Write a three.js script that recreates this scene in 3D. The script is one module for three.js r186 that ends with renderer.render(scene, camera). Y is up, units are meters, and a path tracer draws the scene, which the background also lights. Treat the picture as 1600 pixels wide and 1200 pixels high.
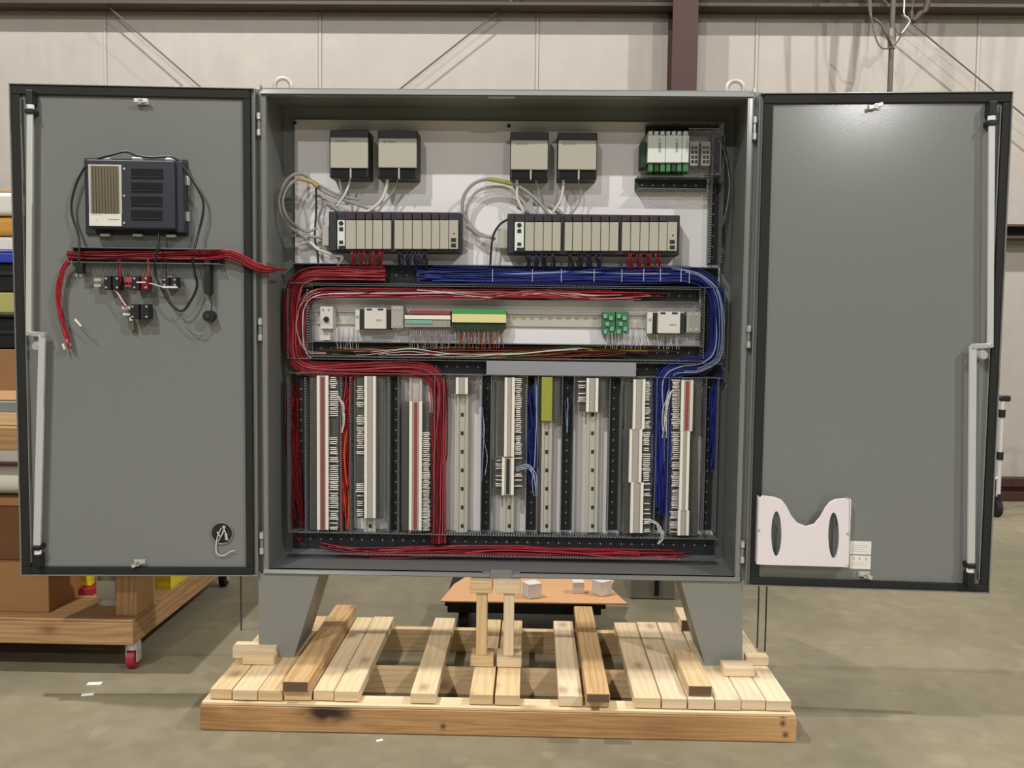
import * as THREE from 'three';
import { RoundedBoxGeometry } from 'three/addons/geometries/RoundedBoxGeometry.js';
import { mergeGeometries } from 'three/addons/utils/BufferGeometryUtils.js';

// ------------------------------------------------------------------ camera, light, exposure
const scene = new THREE.Scene();
scene.background = new THREE.Color(0x050505);
const FOCAL = 1460;                                   // pixels in the 1600 x 1200 frame
const camera = new THREE.PerspectiveCamera(2 * Math.atan(600 / FOCAL) * 180 / Math.PI, 4 / 3, 0.1, 100);
camera.position.set(0.11214, 1.45774, 3.53368);
camera.rotation.order = 'YXZ';
camera.rotation.set(-0.06766544, 0.02161697, 0.01165594);
camera.updateMatrixWorld(true);
const renderer = new THREE.WebGLRenderer({ antialias: true });
renderer.toneMapping = THREE.LinearToneMapping;
renderer.toneMappingExposure = 0.84;
renderer.shadowMap.enabled = true;
const LAMP_POWER = 118, LAMP_Y = 7.5, LAMP_COLOR = 0xfffcf9;                // prismatic high bay lamps, two rows
const LAMPS = [[-3, -0.1, 1.12], [-3, 6.4, 1], [-3, 13.2, 1], [5.8, -0.1, 1.12], [5.8, 6.4, 1], [6.1, 21.5, 1.2]];   // x, z, share of the power

// ------------------------------------------------------------------ random numbers and noise
let seed = 12345;
const rnd = () => { seed = (seed * 1664525 + 1013904223) >>> 0; return seed / 4294967296; };
const rr = (a, b) => a + (b - a) * rnd();
const hash = (x, y, s) => { let h = (x * 374761393 + y * 668265263 + s * 974634541) | 0; h = Math.imul(h ^ (h >>> 13), 1274126177); return ((h ^ (h >>> 16)) >>> 0) / 4294967296; };
function vnoise(x, y, px, py, s) {                    // periodic value noise
  const xi = Math.floor(x), yi = Math.floor(y), fx = x - xi, fy = y - yi;
  const sx = fx * fx * (3 - 2 * fx), sy = fy * fy * (3 - 2 * fy), m = (a, b) => ((a % b) + b) % b;
  const a = hash(m(xi, px), m(yi, py), s), b = hash(m(xi + 1, px), m(yi, py), s), c = hash(m(xi, px), m(yi + 1, py), s), d = hash(m(xi + 1, px), m(yi + 1, py), s);
  return a + (b - a) * sx + (c - a) * sy + (a - b - c + d) * sx * sy;
}
function fbm(u, v, fx, fy, oct, s) { let t = 0, a = 0.5, n = 0; for (let i = 0; i < oct; i++) { t += a * vnoise(u * fx, v * fy, fx, fy, s + i); n += a; a *= 0.5; fx *= 2; fy *= 2; } return t / n; }
function texture(w, h, fn, srgb, rx, ry) {
  const d = new Uint8Array(w * h * 4);
  for (let y = 0; y < h; y++) for (let x = 0; x < w; x++) {
    const c = fn(x / w, y / h), i = (y * w + x) * 4;
    for (let k = 0; k < 3; k++) d[i + k] = Math.max(0, Math.min(255, Array.isArray(c) ? c[k] : c));
    d[i + 3] = 255;
  }
  const t = new THREE.DataTexture(d, w, h);
  t.wrapS = t.wrapT = THREE.RepeatWrapping; t.magFilter = THREE.LinearFilter; t.minFilter = THREE.LinearMipmapLinearFilter; t.generateMipmaps = true;
  if (srgb) t.colorSpace = THREE.SRGBColorSpace;
  t.repeat.set(rx, ry); t.needsUpdate = true;
  return t;
}
const mix = (a, b, t) => [a[0] + (b[0] - a[0]) * t, a[1] + (b[1] - a[1]) * t, a[2] + (b[2] - a[2]) * t];
const clamp01 = (x) => Math.max(0, Math.min(1, x));

// ------------------------------------------------------------------ materials
const std = (color, roughness = 0.6, metalness = 0, extra = {}) => new THREE.MeshStandardMaterial({ color, roughness, metalness, ...extra });
function woodMap(light, dark, s) {                    // 1 m along the grain, 0.25 m across
  return texture(512, 256, (u, v) => {
    const warp = fbm(u, v, 3, 4, 3, s) * 2.2;
    const ring = 0.5 + 0.5 * Math.sin((v * 9 + warp) * 6.2832 * 1.0);
    const fine = fbm(u, v, 6, 90, 3, s + 9);
    let knot = 0;
    for (let k = 0; k < 3; k++) { const kx = hash(k, 1, s), ky = hash(k, 2, s), dx = Math.min(Math.abs(u - kx), 1 - Math.abs(u - kx)) * 26, dy = Math.min(Math.abs(v - ky), 1 - Math.abs(v - ky)) * 12; knot = Math.max(knot, Math.exp(-(dx * dx + dy * dy) * 1.3)); }
    const t = clamp01(0.12 + 0.32 * ring * ring + 0.5 * (fine - 0.35) + 0.3 * (fbm(u, v, 3, 3, 3, s + 20) - 0.5));
    return mix(mix(light, dark, t), [dark[0] * 0.5, dark[1] * 0.42, dark[2] * 0.35], knot * 0.4);
  }, true, 1, 4);
}
const woodBump = texture(256, 256, (u, v) => 255 * fbm(u, v, 4, 60, 3, 77), false, 1, 4);
const wood = (map) => std(0xffffff, 0.75, 0, { map, bumpMap: woodBump, bumpScale: 0.0008 });
const grit = texture(256, 256, (u, v) => 255 * fbm(u, v, 40, 40, 3, 5), false, 8, 8);
const M = {
  grey: std(0x7f827f, 0.17, 0, { bumpMap: grit, bumpScale: 0.00004 }),
  greyShell: std(0x7f827f, 0.28, 0, { bumpMap: grit, bumpScale: 0.00004 }),
  gasket: std(0x1d1e1c, 0.75), black: std(0x141517, 0.5), blackMatt: std(0x0f0f10, 0.85), dark: std(0x26282c, 0.55), navy: std(0x252a35, 0.5),
  zinc: std(0xd2d3d1, 0.32, 0.5), steel: std(0xb0b2b0, 0.35, 0.5), rod: std(0xcfd0ce, 0.4, 0.25), galv: std(0xc4c1b8, 0.45, 0.3),
  panel: std(0xece9ea, 0.4), white: std(0xe8e6e2, 0.5), offwhite: std(0xd9d7cf, 0.55), beige: std(0xb9b6aa, 0.5), module: std(0xb4b1a3, 0.5),
  duct: std(0x83888a, 0.6), ductDark: std(0x34383b, 0.65), terminal: std(0xaaa79f, 0.6), block: std(0x5a5b58, 0.65), marker: std(0xefebdf, 0.5), ferrule: std(0xe4e2dc, 0.5),
  redWire: std(0xa31a29, 0.4), redDeep: std(0x74101b, 0.45), redPale: std(0xb8434a, 0.4), pinkWire: std(0xd6a9a4, 0.5), blueWire: std(0x1d2d86, 0.4), blueDeep: std(0x141f63, 0.45), paleWire: std(0xa9b6cf, 0.5), whiteWire: std(0xdcdad4, 0.45),
  orangeWire: std(0xe0701c, 0.45), yellowWire: std(0xb9a327, 0.5), greenWire: std(0x4f6a34, 0.5), brownWire: std(0x6a3120, 0.5), blackWire: std(0x17181a, 0.45), greyCable: std(0x9a9792, 0.5), tanCable: std(0xb5a35c, 0.55),
  green: std(0x3c9a55, 0.5), darkGreen: std(0x21402a, 0.6), paleYellow: std(0xe6dd9c, 0.5), teal: std(0x79b09a, 0.5), olive: std(0x9aa03a, 0.55), pcb: std(0x3e7a4b, 0.5), mint: std(0xdfe8e0, 0.5),
  redBar: std(0x96413f, 0.55), slotDark: std(0x2a2b2a, 0.8), slotTan: std(0xa89f82, 0.7), bronze: std(0x77705c, 0.45, 0.5), coverGrey: std(0x92949a, 0.5),
  maroon: std(0x3c1e19, 0.55), girt: std(0x463a30, 0.6), darkWire: std(0x5b554b, 0.6), cable: std(0x9c978c, 0.5, 0.3), conduit: std(0x8f897d, 0.55),
  cardboard: std(0xa0744a, 0.85, 0, { bumpMap: grit, bumpScale: 0.0004 }), cardDark: std(0x6e4a2c, 0.85), cardPale: std(0xd9a878, 0.85),
  yellow: std(0xe2cf1f, 0.5), paleYellowBox: std(0xbdb96d, 0.6), blue: std(0x2b3fb3, 0.5), orangePack: std(0xd69a45, 0.5), whiteBag: std(0xe9e7e3, 0.5), tube: std(0xe0dccd, 0.6), greySheet: std(0x8f9492, 0.5, 0.3),
  redRubber: std(0xa02433, 0.5), clear: std(0xb9b6a8, 0.35), rubber: std(0x171717, 0.8), pocket: std(0xf0e9ec, 0.45), paper: std(0xefece4, 0.7),
  lamp: std(0xe8e6e0, 0.5), ceiling: std(0x6e6b66, 0.85), farWall: std(0x7d7a74, 0.85),
  pine: [wood(woodMap([228, 208, 172], [206, 174, 128], 1)), wood(woodMap([222, 198, 156], [194, 156, 106], 2)), wood(woodMap([232, 215, 184], [210, 182, 140], 3))],
  oldWood: wood(woodMap([214, 180, 130], [164, 122, 76], 4)),
  stringer: wood(woodMap([204, 166, 116], [150, 110, 68], 5)),
  cartWood: wood(woodMap([196, 156, 110], [140, 102, 64], 6)), standGrey: std(0x868883, 0.5),
  freshEnd: std(0xd9b37f, 0.8), darkEnd: std(0x6b5540, 0.85),
};
M.frontBeam = wood(texture(2048, 128, (u, v) => {             // one long board: brown left half, tan right end, a burnt looking stain left of the middle
  const ring = 0.5 + 0.5 * Math.sin((v * 4 + fbm(u, v, 7, 2, 3, 141) * 3) * 6.2832), fine = fbm(u, v, 14, 60, 3, 151), big = fbm(u, v, 6, 1, 3, 161);
  let c = mix([196, 152, 102], [140, 100, 60], clamp01(0.1 + 0.3 * ring + 0.7 * (fine - 0.35) + 1.2 * (big - 0.5)));
  c = mix(c, [222, 178, 120], clamp01((u - 0.78) * 5) * 0.7);
  const dx = (u - 0.215) * 26, dy = (v - 0.86) * 2.6, n = fbm(u, v, 60, 6, 3, 171);
  c = mix(c, [52, 38, 30], clamp01(Math.exp(-(dx * dx + dy * dy)) * 1.7 * n + Math.exp(-(((u - 0.205) * 70) ** 2 + ((v - 0.75) * 4) ** 2)) * 0.6));
  for (const [ku, kv] of [[0.41, 0.35], [0.975, 0.75], [0.98, 0.3]]) { const k = Math.exp(-(((u - ku) * 240) ** 2 + ((v - kv) * 9) ** 2)); c = mix(c, [70, 46, 26], k * 0.8); }
  return c;
}, true, 1 / 2.1, 1 / 0.09));
const concrete = texture(1024, 1024, (u, v) => {
  const big = fbm(u, v, 4, 4, 4, 31), mid = fbm(u, v, 14, 10, 4, 41), fine = fbm(u, v, 120, 120, 2, 51), st = fbm(u, v, 7, 5, 5, 61);
  let c = mix([121, 114, 93], [150, 142, 116], clamp01(0.5 + (big - 0.5) * 1.3 + (mid - 0.5) * 0.8));
  c = mix(c, [97, 91, 74], clamp01((st - 0.56) * 5) * 0.5);
  const f = (fine - 0.5) * 14, fleck = fbm(u, v, 60, 60, 2, 71) > 0.8 ? 7 : 0;
  return [c[0] + f + fleck, c[1] + f + fleck, c[2] + f + fleck];
}, true, 1 / 7, 1 / 7);
const concreteRough = texture(512, 512, (u, v) => 120 + 110 * fbm(u, v, 8, 8, 4, 91), false, 1 / 7, 1 / 7);
M.concrete = std(0xffffff, 0.8, 0, { map: concrete, roughnessMap: concreteRough });
const vinyl = texture(512, 512, (u, v) => { const n = fbm(u, v, 3, 3, 4, 101), m = fbm(u, v, 30, 30, 2, 111); return mix([160, 152, 143], [173, 167, 157], clamp01(n * 1.1 + (m - 0.5) * 0.3)); }, true, 0.4, 0.4);
const vinylBump = texture(256, 256, (u, v) => 255 * fbm(u, v, 5, 3, 3, 121), false, 0.8, 0.5);
M.vinyl = std(0xffffff, 0.6, 0, { map: vinyl, bumpMap: vinylBump, bumpScale: 0.02 });
M.vinylSeam = std(0xaaa49b, 0.55);
M.wallPlain = std(0xd8d3c8, 0.8);

// ------------------------------------------------------------------ pixels to points
class Frame {                                         // a reference plane: the room's own axes, or those of an open door
  constructor(pos, turn) { this.m = new THREE.Matrix4().makeRotationY(turn).setPosition(pos); this.inv = this.m.clone().invert(); this.turn = turn; }
  ray(u, v) {
    const d = new THREE.Vector3((u - 800) / FOCAL, -(v - 600) / FOCAL, -1).transformDirection(camera.matrixWorld).transformDirection(this.inv);
    return [camera.position.clone().applyMatrix4(this.inv), d];
  }
  z(u, v, z) { const [o, d] = this.ray(u, v); return o.addScaledVector(d, (z - o.z) / d.z); }
  y(u, v, y) { const [o, d] = this.ray(u, v); return o.addScaledVector(d, (y - o.y) / d.y); }
  x(u, v, x) { const [o, d] = this.ray(u, v); return o.addScaledVector(d, (x - o.x) / d.x); }
  rect(u0, v0, u1, v1, z) { const um = (u0 + u1) / 2, vm = (v0 + v1) / 2; return [this.z(u0, vm, z).x, this.z(u1, vm, z).x, this.z(um, v1, z).y, this.z(um, v0, z).y]; }
  box(u0, v0, u1, v1, z0, z1, b) { const [x0, x1, y0, y1] = this.rect(u0, v0, u1, v1, z1); return bx(x0, x1, y0, y1, z0, z1, b); }   // front face at z1 covers the pixels
}
const W = new Frame(new THREE.Vector3(), 0);

// ------------------------------------------------------------------ geometry helpers
function uvMetres(g, ox = 0, oy = 0, along = 'x') {
  const p = g.attributes.position, n = g.attributes.normal, uv = new Float32Array(p.count * 2);
  for (let i = 0; i < p.count; i++) {
    const x = p.getX(i), y = p.getY(i), z = p.getZ(i), ax = Math.abs(n.getX(i)), ay = Math.abs(n.getY(i)), az = Math.abs(n.getZ(i));
    let a, b;
    if (along === 'x') { if (ay >= ax && ay >= az) { a = x; b = z; } else if (az >= ax) { a = x; b = y; } else { a = z; b = y; } }
    else if (along === 'z') { if (ay >= ax && ay >= az) { a = z; b = x; } else if (ax >= az) { a = z; b = y; } else { a = x * 0.2; b = y; } }
    else { if (az >= ax && az >= ay) { a = y; b = x; } else if (ax >= ay) { a = y; b = z; } else { a = x; b = z; } }
    uv[i * 2] = a + ox; uv[i * 2 + 1] = b + oy;
  }
  g.setAttribute('uv', new THREE.BufferAttribute(uv, 2));
  return g;
}
function bx(x0, x1, y0, y1, z0, z1, b = 0) {
  const w = Math.abs(x1 - x0), h = Math.abs(y1 - y0), d = Math.abs(z1 - z0);
  b = Math.min(b, w * 0.45, h * 0.45, d * 0.45);
  const g = b > 0 ? new RoundedBoxGeometry(w, h, d, 1, b) : new THREE.BoxGeometry(w, h, d);
  g.translate((x0 + x1) / 2, (y0 + y1) / 2, (z0 + z1) / 2);
  return uvMetres(g);
}
const V = (x, y, z) => new THREE.Vector3(x, y, z);
function cyl(a, b, r, r2 = r, seg = 16) {
  const d = b.clone().sub(a), g = new THREE.CylinderGeometry(r2, r, d.length(), seg);
  g.applyQuaternion(new THREE.Quaternion().setFromUnitVectors(V(0, 1, 0), d.clone().normalize()));
  const c = a.clone().add(b).multiplyScalar(0.5); g.translate(c.x, c.y, c.z);
  return g;
}
function tube(pts, r, seg = 0, rad = 7, tension = 0.5) {
  const c = new THREE.CatmullRomCurve3(pts, false, 'catmullrom', tension);
  return new THREE.TubeGeometry(c, seg || Math.max(8, pts.length * 5), r, rad, false);
}
function extrude(pts, z0, depth, bevel = 0, holes = []) {
  const s = new THREE.Shape(pts.map(([x, y]) => new THREE.Vector2(x, y)));
  for (const h of holes) s.holes.push(new THREE.Path(h.map(([x, y]) => new THREE.Vector2(x, y))));
  const g = new THREE.ExtrudeGeometry(s, { depth, bevelEnabled: bevel > 0, bevelThickness: bevel, bevelSize: bevel, bevelOffset: -bevel, bevelSegments: 2, curveSegments: 16 });
  g.translate(0, 0, z0);
  return g;
}
function turned(g, axis, ang, c) { g.translate(-c.x, -c.y, -c.z); g['rotate' + axis](ang); g.translate(c.x, c.y, c.z); return g; }
const flat = (g) => { const r = g.index ? g.toNonIndexed() : g; for (const k of Object.keys(r.attributes)) if (!['position', 'normal', 'uv'].includes(k)) r.deleteAttribute(k); return r; };
const join = (gs) => (Array.isArray(gs) ? (gs.length === 1 ? gs[0] : mergeGeometries(gs.map(flat))) : gs);

// ------------------------------------------------------------------ naming and placing
const used = {};
function numbered(n) { const k = used[n] = (used[n] ?? -1) + 1; return k ? `${n}_${String(k).padStart(3, '0')}` : n; }
function part(name, gs, mat, parent) {
  const m = new THREE.Mesh(join(gs), mat); m.name = name; m.castShadow = m.receiveShadow = true; parent.add(m); return m;
}
const pending = [];
function thing(name, label, category, group, frame = W) {      // parts are built in the frame's axes, settle() moves the origin to the thing's base
  const o = new THREE.Group(); o.name = numbered(name); o.userData = { label, category }; if (group) o.userData.group = group;
  scene.add(o); pending.push([o, frame]); return o;
}
function settle() {
  for (const [o, f] of pending) {
    const box = new THREE.Box3();
    o.traverse((m) => { if (m.isMesh) { m.geometry.computeBoundingBox(); box.union(m.geometry.boundingBox); } });
    const c = V((box.min.x + box.max.x) / 2, box.min.y, (box.min.z + box.max.z) / 2);
    for (const k of o.children) k.position.sub(c);
    o.position.copy(c.clone().applyMatrix4(f.m)); o.rotation.y = f.turn;
  }
}
function single(name, gs, mat, label, category, group, frame = W) {   // a thing that is one mesh
  const g = join(gs); g.computeBoundingBox(); const b = g.boundingBox, c = V((b.min.x + b.max.x) / 2, b.min.y, (b.min.z + b.max.z) / 2);
  g.translate(-c.x, -c.y, -c.z);
  const m = new THREE.Mesh(g, mat); m.name = numbered(name); m.castShadow = m.receiveShadow = true; m.userData = { label, category }; if (group) m.userData.group = group;
  m.position.copy(c.applyMatrix4(frame.m)); m.rotation.y = frame.turn; scene.add(m); return m;
}
function struct(name, gs, mat, label, category) {
  const m = new THREE.Mesh(join(gs), mat); m.name = name; m.castShadow = m.receiveShadow = true; m.userData = { kind: 'structure', label, category }; scene.add(m); return m;
}
const stuff = (m) => { m.userData.kind = 'stuff'; return m; };

// ------------------------------------------------------------------ the hall
const WALL_Z = -4.38;
const ROOF = 10.5, HX = 22, HZ = 32;
struct('floor', bx(-HX, HX, -0.2, 0, -4.7, HZ, 0), M.concrete, 'mottled grey tan concrete floor of the workshop', 'floor');
const wallBack = struct('wall_back', bx(-HX, HX, 0, ROOF, -4.75, WALL_Z - 0.05), M.wallPlain, 'cream vinyl faced metal building wall behind the cabinet', 'wall');
{
  const pitch = W.z(500, 80, WALL_Z).x - W.z(164, 80, WALL_Z).x, s0 = W.z(164, 80, WALL_Z).x;
  for (let k = -10; k < 13; k++) {
    const a = s0 + k * pitch, b = a + pitch;
    part('wall_panel', bx(a + 0.006, b - 0.006, 0.02, ROOF - 0.1, WALL_Z - 0.06, WALL_Z, 0.02), M.vinyl, wallBack);
    part('seam_strip', bx(a - 0.012, a + 0.012, 0.02, ROOF - 0.1, WALL_Z - 0.05, WALL_Z + 0.004, 0.003), M.vinylSeam, wallBack);
  }
}
struct('wall_left', bx(-HX - 0.2, -HX, 0, ROOF, -4.75, HZ), M.farWall, 'plain far side wall of the workshop beyond the shelving', 'wall');
struct('wall_right', bx(HX, HX + 0.2, 0, ROOF, -4.75, HZ), M.farWall, 'plain far side wall of the workshop beyond the open floor', 'wall');
struct('wall_front', bx(-HX, HX, 0, ROOF, HZ, HZ + 0.2), M.farWall, 'plain wall of the workshop facing the open cabinet', 'wall');
struct('ceiling', bx(-HX - 0.2, HX + 0.2, ROOF, ROOF + 0.2, -4.75, HZ + 0.2), M.ceiling, 'dark roof deck over the workshop', 'ceiling');
{
  const yTop = W.z(800, 21, WALL_Z).y, z0 = WALL_Z, z1 = WALL_Z + 0.2;
  struct('trim_1', [bx(-HX, HX, yTop, yTop + 0.03, z0, z1, 0.004), bx(-HX, HX, yTop + 0.03, yTop + 0.2, z0, z0 + 0.02), bx(-HX, HX, yTop + 0.2, yTop + 0.23, z0, z1, 0.004)], M.girt, 'dark brown steel girt along the top of the wall', 'girt');
  const gy0 = W.z(1590, 376, WALL_Z).y, gy1 = W.z(1590, 350, WALL_Z + 0.2).y;
  struct('trim_2', [bx(-HX, HX, gy0, gy0 + 0.02, z0, z1, 0.004), bx(-HX, HX, gy0 + 0.02, gy1 - 0.02, z0, z0 + 0.02), bx(-HX, HX, gy1 - 0.02, gy1, z0, z1, 0.004)], M.girt, 'brown steel girt halfway up the wall behind the right door', 'girt');
  const b1 = W.z(1590, 748, WALL_Z + 0.12).y;
  struct('baseboard_back', [bx(-HX, HX, 0, b1 * 0.42, z0, z0 + 0.1, 0.006), bx(-HX, HX, b1 * 0.42, b1 * 0.62, z0, z0 + 0.05, 0.004), bx(-HX, HX, b1 * 0.62, b1, z0, z0 + 0.1, 0.006)], M.maroon, 'dark red base channel where the wall meets the floor', 'baseboard');
  const cx0 = W.z(1050, 80, WALL_Z + 0.28).x, cx1 = W.z(1090, 80, WALL_Z + 0.28).x;
  const col = thing('steel_column', 'dark red painted steel column standing against the cream wall', 'column');
  part('flange', bx(cx0, cx1, 0, ROOF - 0.05, WALL_Z + 0.265, WALL_Z + 0.28, 0.003), M.maroon, col);
  part('flange', bx(cx0, cx1, 0, ROOF - 0.05, WALL_Z + 0.02, WALL_Z + 0.035, 0.003), M.maroon, col);
  part('web', bx((cx0 + cx1) / 2 - 0.008, (cx0 + cx1) / 2 + 0.008, 0, ROOF - 0.05, WALL_Z + 0.035, WALL_Z + 0.265), M.maroon, col);
}
// bracing cables: each runs straight on past the frame in both directions
function brace(u0, v0, u1, v1, z, label, t0, t1) {
  const a = W.z(u0, v0, z), b = W.z(u1, v1, z), d = b.clone().sub(a);
  single('bracing_cable', cyl(a.clone().addScaledVector(d, t0), a.clone().addScaledVector(d, t1), 0.0065, 0.0065, 8), M.darkWire, label, 'cable', 'wall bracing cables');
}
brace(180, 20, 312, 135, WALL_Z + 0.14, 'thin steel bracing cable sloping down rightwards above the left door', -1.2, 4.5);
brace(765, 28, 630, 135, WALL_Z + 0.10, 'thin steel bracing cable sloping down leftwards above the open cabinet', -1.3, 4.5);
brace(1425, 37, 1553, 142, WALL_Z + 0.14, 'thin steel bracing cable sloping down behind the right door corner', -1.2, 4);
// services hanging by the wall on the right
{
  const z = WALL_Z + 0.42;
  const p = W.z(1393, 70, z);
  const cnd = thing('conduit_drop', 'grey vertical conduit dropping in front of the cream wall', 'conduit');
  part('pipe', cyl(V(p.x, 0.9, z), V(p.x, ROOF - 0.05, z), 0.02, 0.02, 14), M.darkWire, cnd);
  part('outlet_box', bx(p.x - 0.06, p.x + 0.06, 0.78, 0.9, z - 0.04, z + 0.04, 0.006), M.conduit, cnd);
  part('coupling', cyl(V(p.x, W.z(1393, 70, z).y - 0.03, z), V(p.x, W.z(1393, 45, z).y, z), 0.03, 0.03, 14), M.conduit, cnd);
  const q = (u, v, dz = 0) => W.z(u, v, z + 0.12 + dz);
  single('hanging_wire', tube([q(1352, -160), q(1357, 0), q(1362, 30), q(1368, 58), q(1376, 74), q(1388, 76), q(1400, 68), q(1411, 50), q(1421, 22), q(1427, 0), q(1440, -160)], 0.006, 60), M.darkWire, 'looped grey wire hanging across the conduit near the wall', 'wire');
  single('air_hose', tube([q(1362, -160), q(1360, 12), q(1366, 28), q(1379, 40), q(1386, 56), q(1393, 72, -0.08)], 0.010, 40), M.darkWire, 'grey hose curving down into the conduit by the wall', 'hose');
  single('hanging_cable', tube([q(1414, -160, 0.05), q(1413, 0, 0.05), q(1412, 22, 0.05), q(1422, 32, 0.02), q(1409, 52, 0)], 0.006, 30), M.whiteWire, 'thin pale cord hanging straight down in front of the girt', 'cord');
  const hk = thing('strut_hook', 'dark bent steel hook hanging beneath the top girt', 'hook');
  part('hook_bar', tube([q(1470, -160), q(1450, 0), q(1438, 20), q(1428, 32), q(1424, 30), q(1423, 18)], 0.024, 40), M.girt, hk);
}

// ------------------------------------------------------------------ ceiling lamps
for (const [x, z, share] of LAMPS) {
  const l = thing('high_bay_lamp', 'round high bay lamp hung from the workshop roof', 'lamp', 'high bay lamps under the roof');
  part('housing', [cyl(V(x, LAMP_Y + 0.2, z), V(x, LAMP_Y + 0.34, z), 0.13, 0.1, 24), cyl(V(x, LAMP_Y + 0.19, z), V(x, LAMP_Y + 0.2, z), 0.16, 0.13, 24)], M.lamp, l);
  part('hanger', cyl(V(x, LAMP_Y + 0.34, z), V(x, ROOF, z), 0.012), M.steel, l);
  const globe = new THREE.SphereGeometry(0.18, 24, 16); globe.translate(x, LAMP_Y, z);
  part('globe', globe, std(0xffffff, 0.6, 0, { emissive: LAMP_COLOR, emissiveIntensity: 5 }), l).castShadow = false;
  const L = new THREE.PointLight(LAMP_COLOR, LAMP_POWER * share, 0, 2);
  L.position.set(x, LAMP_Y, z); L.castShadow = true; L.shadow.radius = 3.5; L.shadow.mapSize.set(2048, 2048); L.name = 'lamp_light'; l.add(L);
}

// ------------------------------------------------------------------ pallet
const DECK = 0.14;
{
  const pal = thing('shipping_pallet', 'long pale pine pallet carrying the grey cabinet', 'pallet');
  const board = (name, x0, x1, y0, y1, z0, z1, mat, along) => part(name, uvMetres(bx(x0, x1, y0, y1, z0, z1, 0.003), rnd(), rnd(), along), mat, pal);
  part('stringer', uvMetres(bx(-1.047, 1.05, 0, 0.088, 0.298, 0.343, 0.003), 1.047, 0, 'x'), M.frontBeam, pal);
  board('lead_board', -1.043, 1.046, 0.0885, 0.1, 0.25, 0.338, M.pine[0], 'x');
  board('stringer', -1.04, 1.04, 0, 0.1, -0.05, -0.012, M.pine[1], 'x');
  board('stringer', -1.04, 1.04, 0, 0.1, -0.52, -0.482, M.pine[1], 'x');
  const bd = (u0, u1, z1 = 0.318, z0 = -0.515) => { const a = W.z(u0, 1085, z1 + 0.02).x, b = W.z(u1, 1085, z1 + 0.02).x; board('deck_board', a, b, DECK - 0.038 + 0.0005, DECK, z0 + rr(-0.01, 0.01), z1 + rr(-0.008, 0.006), M.pine[Math.floor(rnd() * 3)], 'z'); };
  bd(325, 359); bd(361, 400); bd(401, 439); bd(441, 484);
  bd(487, 519); bd(520, 559); bd(640, 680); bd(733, 770); bd(773, 812); bd(873, 911); bd(916, 953); bd(992, 1034); bd(1036, 1075); bd(1077, 1118); bd(1120, 1160); bd(1161, 1199); bd(1200, 1239);
  // loose timbers lying on the deck
  const beam = (u0, u1, uy, z0, z1, h, label, mat) => {
    const a = W.z(u0, uy, z1).x, b = W.z(u1, uy, z1).x;
    const t = thing('loose_timber', label, 'timber', 'loose timbers on the pallet');
    part('timber', uvMetres(bx(a, b, DECK + 0.001, DECK + h, z0, z1, 0.004), rnd(), rnd(), 'z'), mat, t);
    part('cut_end', bx(a + 0.003, b - 0.003, DECK + 0.004, DECK + h - 0.003, z1 - 0.001, z1 + 0.001), M.darkEnd, t).userData.label = 'dark weathered cut end';
  };
  beam(441, 482, 1064, -0.56, 0.335, 0.04, 'brown squared timber lying on the pallet beside the left leg', M.oldWood);
  beam(1075, 1113, 1079, -0.06, 0.30, 0.04, 'short pale timber lying on the pallet beside the right leg', M.pine[1]);
  beam(1062, 1107, 1060, -0.58, -0.40, 0.05, 'short timber offcut at the back of the pallet near the right leg', M.pine[0]);
  beam(916, 953, 1100, -0.62, 0.375, 0.034, 'weathered dark ended timber overhanging the front of the pallet', M.oldWood);
  const blk = (u0, v0, u1, v1, z0, z1, y0, y1, label) => { const [a, b] = W.rect(u0, v0, u1, v1, z1); single('wood_block', uvMetres(bx(a, b, y0, y1, z0, z1, 0.003), rnd(), rnd(), 'x'), M.pine[Math.floor(rnd() * 3)], label, 'wood block', 'wood blocks around the cabinet feet'); };
  blk(378, 1028, 428, 1043, 0.03, 0.085, DECK + 0.001, DECK + 0.032, 'small pine block on the deck in front of the left leg');
  blk(363, 1012, 431, 1028, -0.035, 0.026, DECK + 0.001, DECK + 0.05, 'pale wide pine block against the bottom of the left leg');
  blk(1131, 1034, 1180, 1058, 0.03, 0.11, DECK + 0.001, DECK + 0.036, 'square pine block in front of the right leg');
  blk(1166, 1028, 1201, 1046, -0.06, -0.01, DECK + 0.001, DECK + 0.036, 'small pine block tucked beside the right leg');
}

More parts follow.
